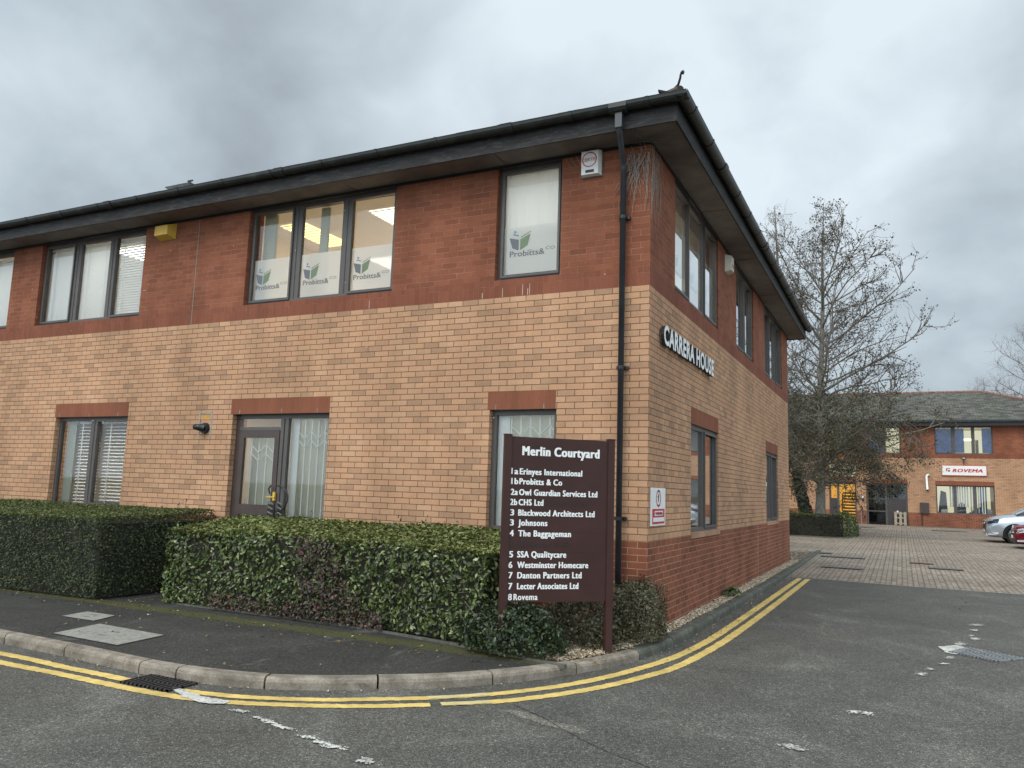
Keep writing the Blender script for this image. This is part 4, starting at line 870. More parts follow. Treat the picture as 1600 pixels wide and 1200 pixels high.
def hedge(name,lab,cat,poly,z1,sides,mat_s,mat_t,lsize,dens,aspect=.5,zt=None,extra=None,group=None,core_inset=.07,zb=.0,rough=.05):
    """poly CCW ground outline; sides = indices of the visible edges; top is leafed too"""
    o=empty(name,(sum(p[0] for p in poly)/len(poly),sum(p[1] for p in poly)/len(poly),0)); tag(o,lab,cat,group)
    P_=np.array(poly,float); c=P_.mean(0); n=len(P_)
    area=0.5*sum(P_[i][0]*P_[(i+1)%n][1]-P_[(i+1)%n][0]*P_[i][1] for i in range(n)); sg_=1 if area>0 else -1
    ins=[]
    for i in range(n):
        a,b_,d=P_[i-1],P_[i],P_[(i+1)%n]; e1=(b_-a)/np.linalg.norm(b_-a); e2=(d-b_)/np.linalg.norm(d-b_); n1=np.array([-e1[1],e1[0]])*sg_; n2=np.array([-e2[1],e2[0]])*sg_
        m=n1+n2; m/=max(.3,np.dot(m,m)/2)**1; ins.append(b_+m*core_inset)
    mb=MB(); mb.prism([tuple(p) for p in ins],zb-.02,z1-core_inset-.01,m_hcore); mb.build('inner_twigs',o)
    H=(lambda x,y:z1) if zt is None else zt
    def wob(p): return rough*(np.sin(p[:,0]*3.1+p[:,2]*2.3)+np.sin(p[:,1]*4.3+1.3+p[:,0]*1.7)*.8+np.sin(p[:,2]*5.2+p[:,0]*6.1)*.5)/2
    cs=[];ns=[]
    for i in sides:
        a,b_=P_[i],P_[(i+1)%n]; L=np.linalg.norm(b_-a); e=(b_-a)/L; nn_=np.array([e[1],-e[0]])*sg_; k=int(L*(z1-zb)*dens)
        s=rng.uniform(0,L,k); ztop=np.array([H(a[0]+e[0]*q,a[1]+e[1]*q) for q in s]); z=zb+rng.uniform(0,1,k)*(ztop-zb); pt=np.stack([a[0]+e[0]*s,a[1]+e[1]*s,z],1); dep=-rng.exponential(.028,k)+.02
        edge=np.minimum(1,(ztop-z)/.10); dep-= (1-edge)**2*.05; dep+=np.where(z<.15,-.05*(1-z/.15)*0.5,0)
        w_=wob(pt)+dep; pt[:,0]+=nn_[0]*w_; pt[:,1]+=nn_[1]*w_; gp=np.sin(pt[:,0]*9+np.sin(pt[:,2]*7)*2)*np.sin(pt[:,2]*11+pt[:,0]*4+pt[:,1]*5); kk=rng.uniform(0,1,k)<np.clip(1.05+.55*gp,.35,1); pt=pt[kk]; cs.append(pt); ns.append(np.tile([nn_[0],nn_[1],.25],(len(pt),1)))
    cs=np.concatenate(cs); ns=np.concatenate(ns)
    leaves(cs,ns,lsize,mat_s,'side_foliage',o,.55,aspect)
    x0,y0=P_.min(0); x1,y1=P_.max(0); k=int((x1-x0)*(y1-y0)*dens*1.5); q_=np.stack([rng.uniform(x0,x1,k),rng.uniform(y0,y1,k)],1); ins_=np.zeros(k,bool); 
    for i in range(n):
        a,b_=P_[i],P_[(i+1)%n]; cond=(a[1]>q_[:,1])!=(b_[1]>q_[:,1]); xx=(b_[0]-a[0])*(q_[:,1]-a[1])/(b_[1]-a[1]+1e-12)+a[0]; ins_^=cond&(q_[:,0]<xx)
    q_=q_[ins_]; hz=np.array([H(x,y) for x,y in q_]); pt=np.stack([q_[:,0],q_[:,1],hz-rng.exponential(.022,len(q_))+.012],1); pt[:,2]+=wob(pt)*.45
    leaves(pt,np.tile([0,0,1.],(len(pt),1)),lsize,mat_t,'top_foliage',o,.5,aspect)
    if lsize<.06 and zb<.01:
        tw=MB(); TC=[];TN=[]
        for i in range(int((x1-x0)*9)):
            x=random.uniform(x0+.05,x1-.05); y=random.choice([random.uniform(y0,y1),y0+random.uniform(.02,.3)]); zz=H(x,y)-.03; h_=random.uniform(.03,.11); tip=Vector((x+random.uniform(-.04,.04),y+random.uniform(-.05,.03),zz+h_)); tw.tube([(x,y,zz-.04),tuple(tip)],.0022,m_twig,3,False)
            for q in range(7): p=Vector((x,y,zz)).lerp(tip,q/6); TC.append([p.x+random.uniform(-.012,.012),p.y,p.z]); TN.append([0,-.5,.7])
        for i in range(int((x1-x0)*14)):
            x=random.uniform(x0+.05,x1-.1); z=random.uniform(.05,.85); ysurf=np.interp(x,[p[0] for p in sorted(poly,key=lambda t:t[1])[:4][::1]] if False else sorted([p[0] for p in poly if p[1]<-1.2]),[p[1] for p in sorted([p for p in poly if p[1]<-1.2])]); tip=(x+random.uniform(-.08,.08),ysurf-random.uniform(.02,.06),z+random.uniform(-.06,.08)); tw.tube([(x,ysurf+.06,z),tip],.003,m_twig,3,False)
        tag(tw.build('stray_shoots',o),kind='stuff'); leaves(np.array(TC),np.array(TN),lsize*.8,mat_t,'shoot_leaves',o,.7,.5)
    if extra: extra(o)
    return o
# left hedge (privet)
def sprigs1(o):
    b=MB(); C_=[];N_=[]
    for x,y,z0,h in [(-7.4,-.5,1.0,.12),(-7.2,-.4,1.0,.10),(-6.9,-.35,1.02,.14),(-6.6,-.5,1.02,.20),(-6.45,-.6,1.0,.13),(-9.5,-.6,1.02,.1),(-10.6,-.7,1.03,.08)]:
        tip=Vector((x+random.uniform(-.05,.08),y,z0+h)); b.tube([(x,y,z0-.1),tuple(Vector((x,y,z0)).lerp(tip,.6)),tuple(tip)],.003,m_twig,4,False)
        b.build('sprig_stem',o); b=MB()
        for k in range(14): p=Vector((x,y,z0-.03)).lerp(tip,k/13); C_.append([p.x+random.uniform(-.02,.02),p.y,p.z]); N_.append([0,-1,.3])
    leaves(np.array(C_),np.array(N_),.03,m_leafA,'sprig_leaves',o,.8,.5)
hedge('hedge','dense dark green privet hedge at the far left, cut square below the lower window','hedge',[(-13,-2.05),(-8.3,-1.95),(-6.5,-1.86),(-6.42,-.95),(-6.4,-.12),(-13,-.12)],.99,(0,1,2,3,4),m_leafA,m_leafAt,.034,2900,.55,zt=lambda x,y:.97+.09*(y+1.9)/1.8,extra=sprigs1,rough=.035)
# middle hedge (laurel) : green left, purple-brown middle, green right
def mix2(o):
    # purple shrub growing through the middle and foot of the hedge
    k=7500; s=rng.uniform(0,1,k); x=-4.9+s*4.1; z=rng.uniform(0,1,k)**1.3*.9
    keep=((np.abs(x+3.2+(z-.4)*.5)<.42*(1.1-.5*z))|((z<.17)&(x<-2.4)))&(rng.uniform(0,1,k)<.72); x=x[keep]; z=z[keep]; y=-1.49-.015*rng.normal(0,1,len(x))-.01
    y=np.where(x>-2.5,-1.52-(x+2.5)*.13,y)-.03
    leaves(np.stack([x,y,z],1),np.tile([0,-1,.2],(len(x),1)),.042,m_leafP,'purple_foliage',o,.6,.6)
    b=MB(); C_=[];N_=[]
    for x,y,h in [(-4.35,-.45,.13),(-4.45,-.5,.07),(-2.95,-.5,.12),(-2.6,-.45,.14),(-2.2,-.4,.12),(-3.3,-.5,.08)]:
        b=MB(); b.tube([(x,y,.92),(x+.01,y,1.0+h)],.003,m_twig,4,False); b.build('sprig_stem',o)
        for q in range(12): C_.append([x+random.uniform(-.02,.02),y,.96+(.06+h)*q/11]); N_.append([0,-1,.3])
    leaves(np.array(C_),np.array(N_),.03,m_leafA,'sprig_leaves',o,.8,.5)
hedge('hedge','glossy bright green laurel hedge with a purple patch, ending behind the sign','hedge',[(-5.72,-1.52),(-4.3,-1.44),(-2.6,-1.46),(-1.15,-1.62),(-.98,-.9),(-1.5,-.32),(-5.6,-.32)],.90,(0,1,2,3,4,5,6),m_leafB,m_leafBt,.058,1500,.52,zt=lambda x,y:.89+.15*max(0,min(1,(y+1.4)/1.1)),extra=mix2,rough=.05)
def shrub(name,lab,c,r,h,n,size,mat,z0=0.,square=1.,stems=12,mat2=None):
    o=empty(name,(c[0],c[1],0)); tag(o,lab,'shrub')
    b=MB()
    for i in range(stems):
        a=random.uniform(0,2*math.pi); e=random.uniform(.3,.95); tip=Vector((c[0]+r[0]*e*math.cos(a),c[1]+r[1]*e*math.sin(a),z0+h*random.uniform(.5,.98))); base=Vector((c[0]+r[0]*.25*math.cos(a),c[1]+r[1]*.25*math.sin(a),z0-.02)); mid=base.lerp(tip,.5)+Vector((random.uniform(-.05,.05),random.uniform(-.05,.05),.04))
        b.tube([base,mid,tip],[.008,.006,.003],m_twig,5,False)
    b.build('stems',o)
    d=rng.normal(0,1,(n,3)); d[:,2]=np.abs(d[:,2]); p=square; d/= (np.abs(d)**(2*p)).sum(1)[:,None]**(1/(2*p)); rr_=rng.uniform(.55,1.0,n)**.5; rr_*=1+.14*np.sin(d[:,0]*7+d[:,2]*5)*np.cos(d[:,1]*6)
    P_=np.stack([c[0]+d[:,0]*r[0]*rr_,c[1]+d[:,1]*r[1]*rr_,z0+d[:,2]*h*rr_],1); P_=P_[(P_[:,2]>.01)]
    leaves(P_,(P_-np.array([c[0],c[1],z0+h*.3]))/max(r),size,mat,'foliage',o,.6,.55); return o
shrub('shrub','low dark green shrub spilling onto the footway at the left foot of the sign',(-.84,-1.66),(.54,.36),.43,6000,.042,m_leafI,stems=16)
shrub('shrub','sparse twiggy shrub under the sign panel between its two posts',(-.45,-.92),(.46,.34),.50,4600,.038,m_leafC,stems=34)
shrub('shrub','small square brownish green bush between the right sign post and the building corner',(.0,-.33),(.27,.34),.57,9000,.028,m_leafC,square=2.4,stems=30)
shrub('plant','small green weed growing in the gravel against the driveway wall',(.15,4.1),(.12,.25),.12,90,.08,m_leafB,stems=6)
# gravel
def pebbles(regs,name,size,seed=1):
    V=[];F=[]; base=np.array([[1,0,0],[-1,0,0],[0,1,0],[0,-1,0],[0,0,1],[0,0,-1]],float); fc=np.array([[0,2,4],[2,1,4],[1,3,4],[3,0,4],[2,0,5],[1,2,5],[3,1,5],[0,3,5]])
    C_=[]
    for (x0,x1,y0,y1,n) in regs:
        y=rng.uniform(y0,y1,n); t=rng.uniform(0,1,n); xa=x0(y) if callable(x0) else x0; xb=x1(y) if callable(x1) else x1; C_.append(np.stack([xa+(xb-xa)*t,y,rng.uniform(.0,.018,n)-.03],1))
    C_=np.concatenate(C_); n=len(C_); s=rng.uniform(.5,1.3,(n,1,3))*size*np.array([1,1,.6]); th=rng.uniform(0,6.28,n); R=np.zeros((n,3,3)); R[:,0,0]=np.cos(th); R[:,0,1]=-np.sin(th); R[:,1,0]=np.sin(th); R[:,1,1]=np.cos(th); R[:,2,2]=1
    v=base[None]*s*rng.uniform(.75,1.25,(n,6,3)); v=np.einsum('nij,nkj->nki',R,v)+C_[:,None,:]; F=(fc[None]+(np.arange(n)*6)[:,None,None]).reshape(-1,3)
    return npmesh(name,v.reshape(-1,3),F,m_peb)
kx=np.array([p.x for p in inner]);ky=np.array([p.y for p in inner]); msk=ky>-2.2
fx=lambda y: np.interp(y,ky[msk],kx[msk])-.02
o=pebbles([(.012,fx,.2,12.4,9000),(-.1,fx,-.9,.2,900),(-.55,fx,-1.75,-.9,1100),(-3,fx,12.45,17,2500)],'gravel',.017); tag(o,'loose pale gravel lying along the driveway wall and below the sign','gravel',kind='stuff')
# fallen leaves and grit
k=[]
for (x0,x1,y0,y1,n,z) in [(-9,-.6,-2.25,-1.75,260,.004),(-6.5,-5.6,-1.9,-.3,60,.004),(-9,-1.6,-3.6,-2.2,50,.004),(-.6,.1,-1.8,-.6,160,.012),(-2.4,.6,19.5,24.2,420,None),(.2,3.5,22,34,420,None),(3.5,8,10,22,120,None),(1,5,5,9,40,-.114),(.35,.6,-1,9,90,-.114)]:
    y=rng.uniform(y0,y1,n); zz=np.array([gz(v)+.008 for v in y]) if z is None else np.full(n,z+.003-.03*(z>-.05)); k.append(np.stack([rng.uniform(x0,x1,n),y,zz],1))
k=np.concatenate(k); leaves(k,np.tile([0,0,1.],(len(k),1)),.032,m_fall,'fallen_leaves',None,.25,.7); tag(bpy.data.objects['fallen_leaves'],'scattered fallen leaves and grit on footway and paving','fallen leaves',kind='stuff')
k=[]
for i in range(520):
    j=random.randrange(60,len(kp)-30); p=kp[j]; n_=offs(kp,j); q_=p-n_*abs(random.gauss(.03,.05)); k.append([q_.x,q_.y,-.112])
leaves(np.array(k),np.tile([0,0,1.],(len(k),1)),.018,m_peb,'gutter_grit',None,.3,.8); tag(bpy.data.objects['gutter_grit'],'pale grit lying in the channel along the kerb','grit',kind='stuff')

# ================================================================== REAR BUILDING
B2=empty('office_building',(4,39.5,.2)); tag(B2,'far two storey brick office block across the courtyard with the red ROVEMA sign','office building')
up2=[(-3.0,-2.1,1),(-1.25,.7,2),(.9,2.6,2),(4.22,6.92,3),(8.3,11.0,3)]; lo2=[(4.2,6.9),(8.3,11.0)]
RX0,RX1=-14.,12.
holes2=[(a,c,Z_SOLD,5.60) for a,c,n in up2]+[(a,c,.975,2.475) for a,c in lo2]+[(.8,2.84,.25,2.475),(-1.1,.30,.25,2.475),(-1.1,.30,2.84,3.52)]
facade('front_wall',P_rear,RX0,RX1,0.,holes2,[(.95,2.86,2.475,2.7),(4.18,6.9,2.475,2.7),(8.3,11.0,2.475,2.7),(-1.1,.3,2.475,2.84)],B2,rev=.25)
b=MB(); b.face([(RX1,39.5,0),(RX1,51,0),(RX1,51,5.7),(RX1,39.5,5.7)],m_buff,[(0,0),(11.5,0),(11.5,5.7),(0,5.7)]); b.face([(RX0,39.5,0),(RX0,51,0),(RX0,51,5.7),(RX0,39.5,5.7)],m_buff,[(0,0),(11.5,0),(11.5,5.7),(0,5.7)]); b.face([(RX0,51,0),(RX1,51,0),(RX1,51,5.7),(RX0,51,5.7)],m_buff,[(0,0),(26,0),(26,5.7),(0,5.7)]); b.build('side_wall',B2)
b=MB(); b.box(RX0+.02,RX1-.02,39.8,50.9,2.75,3.3,m_ceil); b.box(RX0+.02,RX1-.02,39.8,50.9,5.64,5.72,m_ceil); b.box(RX0+.02,RX1-.02,43.5,43.6,.2,5.6,m_room); b.face([(RX0,39.8,.26),(RX1,39.8,.26),(RX1,50.9,.26),(RX0,50.9,.26)],m_floor)
for x in (3.5,7.6): b.box(x,x+.1,39.8,43.5,.27,2.75,m_room); b.box(x,x+.1,39.8,43.5,3.3,5.64,m_room)
b.build('interior_wall',B2)
b=MB(); b.box(RX0-.3,RX1+.4,39.08,39.10,5.60,5.86,m_black); b.face([(RX0,39.1,5.64),(RX1+.4,39.1,5.64),(RX1+.4,39.5,5.64),(RX0,39.5,5.64)],m_soffit); b.box(RX1+.38,RX1+.40,39.1,51.4,5.60,5.86,m_black); b.box(RX0-.3,RX1+.5,38.94,39.079,5.80,5.90,m_gut); b.build('fascia',B2)
hip_roof(RX0,RX1+.48,38.98,50.2,5.90,.385,B2,(False,True))
for k,(a,c,n) in enumerate(up2):
    f,pn=window(P_rear,a,c,Z_SOLD,5.60,n,B2,sash=(0,) if n>1 else (),mul=.16,label=['small dark upper window at the far left of the rear block','upper window lit yellow behind the tree','upper window of the rear block with its right pane lit pale yellow','upper three pane window above the ROVEMA sign with blue film','upper window at the right edge of the rear block'][k])
    b=MB(P_rear)
    if k==1: b.box(pn[0][0],pn[0][0]+.4,.5,.52,4.2,5.1,m_warm); b.build('lit_room',f)
    if k==2: b.box(pn[1][0]+.02,pn[1][1]-.02,.5,.52,4.15,5.55,m_pale); b.build('lit_room',f); vertical(P_rear,pn[0][0],pn[0][1],4.15,5.5,f,mat=m_bluefilm,name='blue_film')
    if k==3:
        b.face([(pn[0][0],.13,4.2),(pn[0][1],.13,4.2),(pn[0][1],.13,5.5),(pn[0][0],.13,5.5)],m_bluefilm); b.face([(pn[1][0],.13,4.2),(pn[1][0]+.42,.13,4.2),(pn[1][0]+.42,.13,5.5),(pn[1][0],.13,5.5)],m_bluefilm); b.face([(pn[2][0]+.33,.13,4.2),(pn[2][1],.13,4.2),(pn[2][1],.13,5.5),(pn[2][0]+.33,.13,5.5)],m_bluefilm); b.build('blue_film',f)
        b=MB(P_rear); b.box(4.3,6.9,2.2,2.25,3.4,5.55,m_pale); b.box(6.25,6.4,1.8,1.85,3.4,5.0,m_wood); b.box(5.4,6.2,1.6,1.68,4.95,5.05,m_tubew); b.build('lit_room',f)
for k,(a,c) in enumerate(lo2):
    f,pn=window(P_rear,a,c,.975,2.475,3,B2,mul=.16,label=['lower three pane window under the ROVEMA sign with striped blinds and blue goods','lower window at the right edge of the rear block'][k])
    if k==0:
        for i,(p0,p1) in enumerate([(4.85,5.2),(5.3,5.75),(5.8,6.15),(6.25,6.55)]):
            b=MB(P_rear); u=p0
            while u<p1: b.box(u,u+.07,.3,.31,1.35 if i<2 else 1.05,2.42,m_blind if i<3 else m_bluefilm); u+=.115
            b.build('striped_blind',f)
        b=MB(P_rear); b.box(4.3,6.85,1.9,1.95,.9,2.7,m_pale); b.build('lit_room',f)
        b=MB(P_rear); b.prism([(5.0,1.02),(5.6,1.02),(5.6,1.5),(5.35,1.6),(5.2,1.35)],.4,.7,m_black,'y'); b.prism([(5.7,1.02),(6.35,1.02),(6.3,1.4),(6.0,1.25)],.4,.7,m_bluefilm,'y'); b.prism([(4.4,1.02),(4.75,1.02),(4.7,1.2),(4.45,1.2)],.3,.5,m_white,'y'); b.prism([(6.5,1.02),(6.8,1.02),(6.75,1.25),(6.55,1.3)],.3,.5,m_steel,'y'); b.prism([(4.3,1.0),(4.75,1.0),(4.7,2.1),(4.45,2.2)],.6,.7,m_brownpanel,'y'); b.build('goods',f)
# brown double entrance
D=MB(P_rear); D.box(.8,.9,.06,.14,.25,2.475,m_frame); D.box(2.76,2.84,.06,.14,.25,2.475,m_frame); D.box(.9,2.76,.06,.14,2.40,2.475,m_frame); D.box(1.74,1.84,.06,.14,.25,2.40,m_frame); D.box(1.84,2.76,.08,.13,.25,1.68,m_brownpanel); D.box(.9,1.74,.07,.13,1.62,1.68,m_frame); D.box(.9,1.74,.07,.13,.95,1.01,m_frame)
for z in (.5,.75,1.2,1.4): D.box(.9,1.74,.2,.22,z,z+.04,m_frame)
d2=D.build('entrance_door_frame',B2); D=MB(P_rear); D.face([(.9,.15,.3),(1.74,.15,.3),(1.74,.15,2.4),(.9,.15,2.4)],m_dglass); D.face([(1.84,.15,1.68),(2.76,.15,1.68),(2.76,.15,2.4),(1.84,.15,2.4)],m_dglass); D.build('door_glass',d2)
D=MB(P_rear); D.tube([(2.33,.08,.99),(2.33,.04,.99)],.05,m_white,12); D.build('door_knob',d2); D=MB(P_rear); D.box(.85,2.84,.3,.35,.25,2.45,m_blk_s); D.build('dark_lobby',d2)
# lit stair entrance
D=MB(P_rear); D.box(-1.1,-1.04,.06,.14,.25,2.475,m_frame); D.box(.22,.30,.06,.14,.25,2.475,m_frame); D.box(-.70,-.58,.06,.14,.25,2.475,m_frame); D.box(-1.04,-.70,.08,.13,.25,1.62,m_brownpanel); D.box(-1.04,.22,.06,.14,2.40,2.475,m_frame)
d3=D.build('entrance_door_frame',B2); d3['label']='doorway glowing orange with open stairs inside, behind the tree'
D=MB(P_rear); D.box(-1.1,.30,1.4,1.45,.25,2.6,m_warm); D.build('lit_wall',d3); D=MB(P_rear)
for i in range(10): z=.35+i*.17; D.box(-.45,.24,.8+.03*i,1.0+.03*i,z,z+.085,m_brownpanel)
D.box(-.5,-.45,.78,.85,.25,1.9,m_brownpanel); D.build('stair_treads',d3)
D=MB(P_rear); D.face([(-1.04,.12,.3),(.22,.12,.3),(.22,.12,2.4),(-1.04,.12,2.4)],m_glass); D.build('door_glass',d3)
D=MB(P_rear); D.box(-1.1,.3,.1,.16,2.84,3.52,m_pale); D.build('transom_light',d3)
b=MB(P_rear); b.box(.5,.53,-.004,0,.25,.95,m_lead); b.build('expansion_joint',B2)
# on the rear building
w=empty('company_sign',(5.55,39.5,3.26)); tag(w,'long white sign with red ROVEMA lettering and a red square mark','company sign')
b=MB(P_rear); b.box(4.54,6.56,-.07,-.01,3.01,3.51,m_white); b.build('panel',w); b=MB(P_rear); b.box(4.52,6.58,-.075,-.008,3.512,3.54,m_red_s); b.box(4.52,6.58,-.075,-.008,2.98,3.008,m_red_s); b.box(6.562,6.58,-.075,-.008,3.008,3.512,m_red_s); b.build('red_edge',w)
text_mesh('ROVEMA','lettering',P_rear,5.02,3.175,.175,m_red_s,w,width=1.36,d=-.075,bold=.06,spacing=1.12,shear=.25)
b=MB(P_rear); b.face([(4.70,-.073,3.22),(4.76,-.073,3.22),(4.78,-.073,3.33),(4.90,-.073,3.33),(4.91,-.073,3.37),(4.72,-.073,3.37)],m_red_s); b.face([(4.79,-.073,3.19),(4.88,-.073,3.19),(4.90,-.073,3.28),(4.81,-.073,3.28)],m_blk_s); b.build('emblem',w)
w=empty('floodlight',(5.55,39.5,3.9)); tag(w,'small black floodlight above the ROVEMA sign','floodlight')
b=MB(P_rear); b.box(5.46,5.64,-.22,-.10,3.83,3.97,m_blk_s); b.build('lamp_head',w); b=MB(P_rear); b.tube([(5.55,-.1,3.84),(5.55,-.01,3.80),(5.55,-.01,3.56)],.015,m_blk_s,6); b.build('bracket',w); b=MB(P_rear); b.box(5.49,5.61,-.226,-.221,3.86,3.94,m_steel); b.build('lens',w)
w=empty('flue_pipe',(3.8,39.5,2.6)); tag(w,'short white pipe fixed upright on the wall left of the ROVEMA sign','pipe')
b=MB(P_rear); b.tube([(3.80,-.08,2.2),(3.78,-.08,2.92),(3.84,-.05,3.0),(3.9,-.0,3.0)],.055,m_white,12); b.build('pipe',w,True); b=MB(P_rear); b.tube([(3.80,-.08,2.17),(3.80,-.08,2.22)],.07,m_blk_s,12); b.build('end_cap',w)
w=empty('meter_box',(3.62,39.5,1.24)); tag(w,'brown meter box on the wall between the brown doors and the lower window','meter box'); b=MB(P_rear); b.box(3.42,3.84,-.12,0,.94,1.52,m_brownpanel); b.build('case',w); b=MB(P_rear); b.box(3.45,3.81,-.126,-.121,.97,1.49,m_doorbr); b.build('door',w); b=MB(P_rear); b.tube([(3.5,-.03,.94),(3.5,-.03,.3)],.02,m_blk_s,6); b.build('conduit',w)
w=empty('meter_box',(-2.6,39.5,1.32)); tag(w,'brown meter box left of the tree trunks under the air conditioner','meter box'); b=MB(P_rear); b.box(-2.8,-2.38,-.12,0,1.07,1.58,m_doorbr); b.build('case',w); b=MB(P_rear); b.box(-2.77,-2.41,-.126,-.121,1.10,1.55,m_brownpanel); b.build('door',w)
w=empty('air_conditioner',(-2.68,39.5,2.35)); tag(w,'grey air conditioning unit on the wall left of the tree trunks','air conditioner'); b=MB(P_rear); b.box(-2.95,-2.42,-.35,-.03,2.15,2.5,m_lead); b.build('case',w); b=MB(P_rear); b.tube([(-2.72,-.36,2.32),(-2.72,-.351,2.32)],.12,m_blk_s,16); b.build('fan_grille',w)
w=empty('entry_intercom',(.63,39.5,1.65)); tag(w,'small white and black intercom beside the brown doors','intercom'); b=MB(P_rear); b.box(.58,.68,-.05,0,1.66,1.78,m_white); b.build('cover',w); b=MB(P_rear); b.box(.58,.68,-.05,0,1.48,1.645,m_blk_s); b.build('keypad',w)
w=empty('pallet',(2.45,39.3,.25)); tag(w,'pale wooden pallet leaning upright against the brown doors','pallet')
for x in (2.16,2.40,2.62):
    b=MB(P_rear); b.box(x,x+.13,-.14,-.11,.27,.98,m_wood); b.build('slat',w)
for z in (.33,.62,.86):
    b=MB(P_rear); b.box(2.16,2.75,-.105,-.06,z,z+.08,m_wood); b.build('cross_bar',w)

# ================================================================== courtyard island
ZI=gz(24.5)
b=MB(); pr=[(-8,24.1),(.35,24.1),(.62,24.3),(.78,24.8),(.78,29.5),(-8,29.5)]
b.prism(pr,ZI-.2,ZI+.03,m_kerbd); pr2=[(-8,24.25),(.3,24.25),(.52,24.4),(.64,24.85),(.64,29.35),(-8,29.35)]; b.prism(pr2,ZI+.03,ZI+.034,m_soil)
tag(b.build('island_kerb'),kind='structure')
hedge('hedge','dark clipped hedge round the tree in the courtyard island, seen past the building end','hedge',[(-6,24.4),(.30,24.4),(.42,24.7),(.42,25.3),(-6,25.3)],.92,(0,1,2),leafm('dark_hedge_leaf',[(0,(.012,.013,.009)),(.7,(.030,.028,.018)),(1,(.06,.05,.03))],.6,.3),m_leafAt,.05,900,.6,zb=ZI)
shrub('shrub','loose green shrub at the right end of the island hedge',(.45,26.6),(.50,1.5),.95,3000,.07,m_leafB,z0=ZI,square=1.5)
shrub('shrub','dull green bushes behind the island hedge at the foot of the trunks',(-1.9,26.2),(1.7,1.0),.95,5500,.07,m_leafAt,z0=ZI,square=1.5)

# ================================================================== trees
def tree(name,lab,base,top,H,rbase,rad_fn,nbr,seed,zlo,bark_m,twig_m,cone_n,leaf_fn,droop=0.,ivy=None,twlen=.55,sub=9,leafm_=None,lsz=.07,csz=.05,leanpts=None,group=None):
    R_=random.Random(seed); o=empty(name,base); tag(o,lab,'tree',group)
    tr=MB(); br=MB(); base=Vector(base); top=Vector(top)
    lp=[base+Vector((0,0,-.05))]+[Vector(p) for p in (leanpts or [])]+[top]
    cl=[]; 
    for i in range(len(lp)-1):
        for k in range(6): cl.append(lp[i].lerp(lp[i+1],k/6)+Vector((R_.uniform(-.04,.04),R_.uniform(-.04,.04),0)))
    cl.append(top); 
    z0=base.z; rs=[max(.012,rbase*(1-(p.z-z0)/(top.z-z0))**.85+.010) for p in cl]; rs[0]*=1.35
    tr.tube(cl,rs,bark_m,10); 
    def at(z):
        for i in range(len(cl)-1):
            if cl[i].z<=z<=cl[i+1].z: t=(z-cl[i].z)/(cl[i+1].z-cl[i].z+1e-9); return cl[i].lerp(cl[i+1],t)
        return cl[-1]
    tips=[]
    def twig(p,d,L,r,lev):
        pts=[p]; n=3 if lev>1 else 5; dd=d.copy()
        for i in range(n):
            dd=(dd+Vector((R_.uniform(-1,1),R_.uniform(-1,1),R_.uniform(-1,1)))*.22+Vector((0,0,-droop*(lev>0) if p.z<z0+4.5 else .05))).normalized(); pts.append(pts[-1]+dd*L/n)
        (tr if lev==0 else br).tube(pts,[max(.0035,r*(1-.75*i/n)) for i in range(n+1)],bark_m if lev==0 else twig_m,5 if lev==0 else 3,False)
        if lev>=1: tips.extend((q_,dd) for q_ in pts[1:])
        if lev<3:
            m=[int(sub*min(1.,L/2.4))+2,5,3][lev] if p.z<z0+5.6 else [int(sub*min(1.,L/2.4))+3,3,1][lev]
            for i in range(m):
                t=R_.uniform(.18,1.) if lev==0 else R_.uniform(.2,1.); k=min(n-1,int(t*n)); q=pts[k].lerp(pts[k+1],t*n-k); a=dd.orthogonal().normalized(); a.rotate(__import__('mathutils').Quaternion(dd,R_.uniform(0,6.28)))
                nd=(dd*R_.uniform(.5,1.)+a*R_.uniform(.5,1.0)).normalized(); ll={0:max(.35,L*(1-.6*t)*.45),1:min(twlen,L*1.1+.1)*R_.uniform(.5,1.2),2:twlen*.5*R_.uniform(.5,1.2)}[lev]
                twig(q,nd,ll,r*{0:.45,1:.45,2:.5}[lev],lev+1)
    for i in range(nbr):
        z=z0+zlo+(top.z-z0-zlo-.2)*((i+R_.random())/nbr)**1.25; p=at(z); a=i*2.4+R_.uniform(-.4,.4); rr_=rad_fn(z-z0,a)*(R_.uniform(.55,1.12) if z-z0>4 else R_.uniform(.8,1.1))
        up=.25+.6*(z-z0)/(top.z-z0); d=Vector((math.cos(a),math.sin(a),up)).normalized(); r=max(.007,.040*rr_/4)
        twig(p,d,rr_*1.12,r*1.3,0)
    tr.build('trunk',o,True); br.build('twigs',o)
    T=np.array([list(t[0]) for t in tips]); 
    if cone_n:
        idx=rng.integers(0,len(T),cone_n); c=T[idx]+rng.normal(0,.05,(cone_n,3)); npm=leaves(c,rng.normal(0,1,(cone_n,3)),csz,m_cone,'cones',o,1.,.7)
    if leaf_fn:
        n=leaf_fn[0]; idx=rng.integers(0,len(T),n); pr_=np.clip((leaf_fn[1]-(T[idx][:,2]-z0))/leaf_fn[2],.0,.62); kp_=rng.uniform(0,1,n)<pr_; c=T[idx][kp_]+rng.normal(0,.20,(kp_.sum(),3)); leaves(c,rng.normal(0,1,c.shape),lsz,leafm_ or m_leafT,'foliage',o,1.,.55)
    if ivy:
        n=ivy; z=rng.uniform(0,1,n)**1.2*2.6; th=rng.uniform(0,6.28,n); cc=np.array([list(at(z0+v)) for v in z]); rr_=.16+.16*rng.uniform(0,1,n)*(1-z/3.4); c=cc+np.stack([np.cos(th)*rr_,np.sin(th)*rr_,np.zeros(n)],1); leaves(c,np.stack([np.cos(th),np.sin(th),np.zeros(n)],1),.09,m_leafI,'ivy',o,.5,.8)
    return o
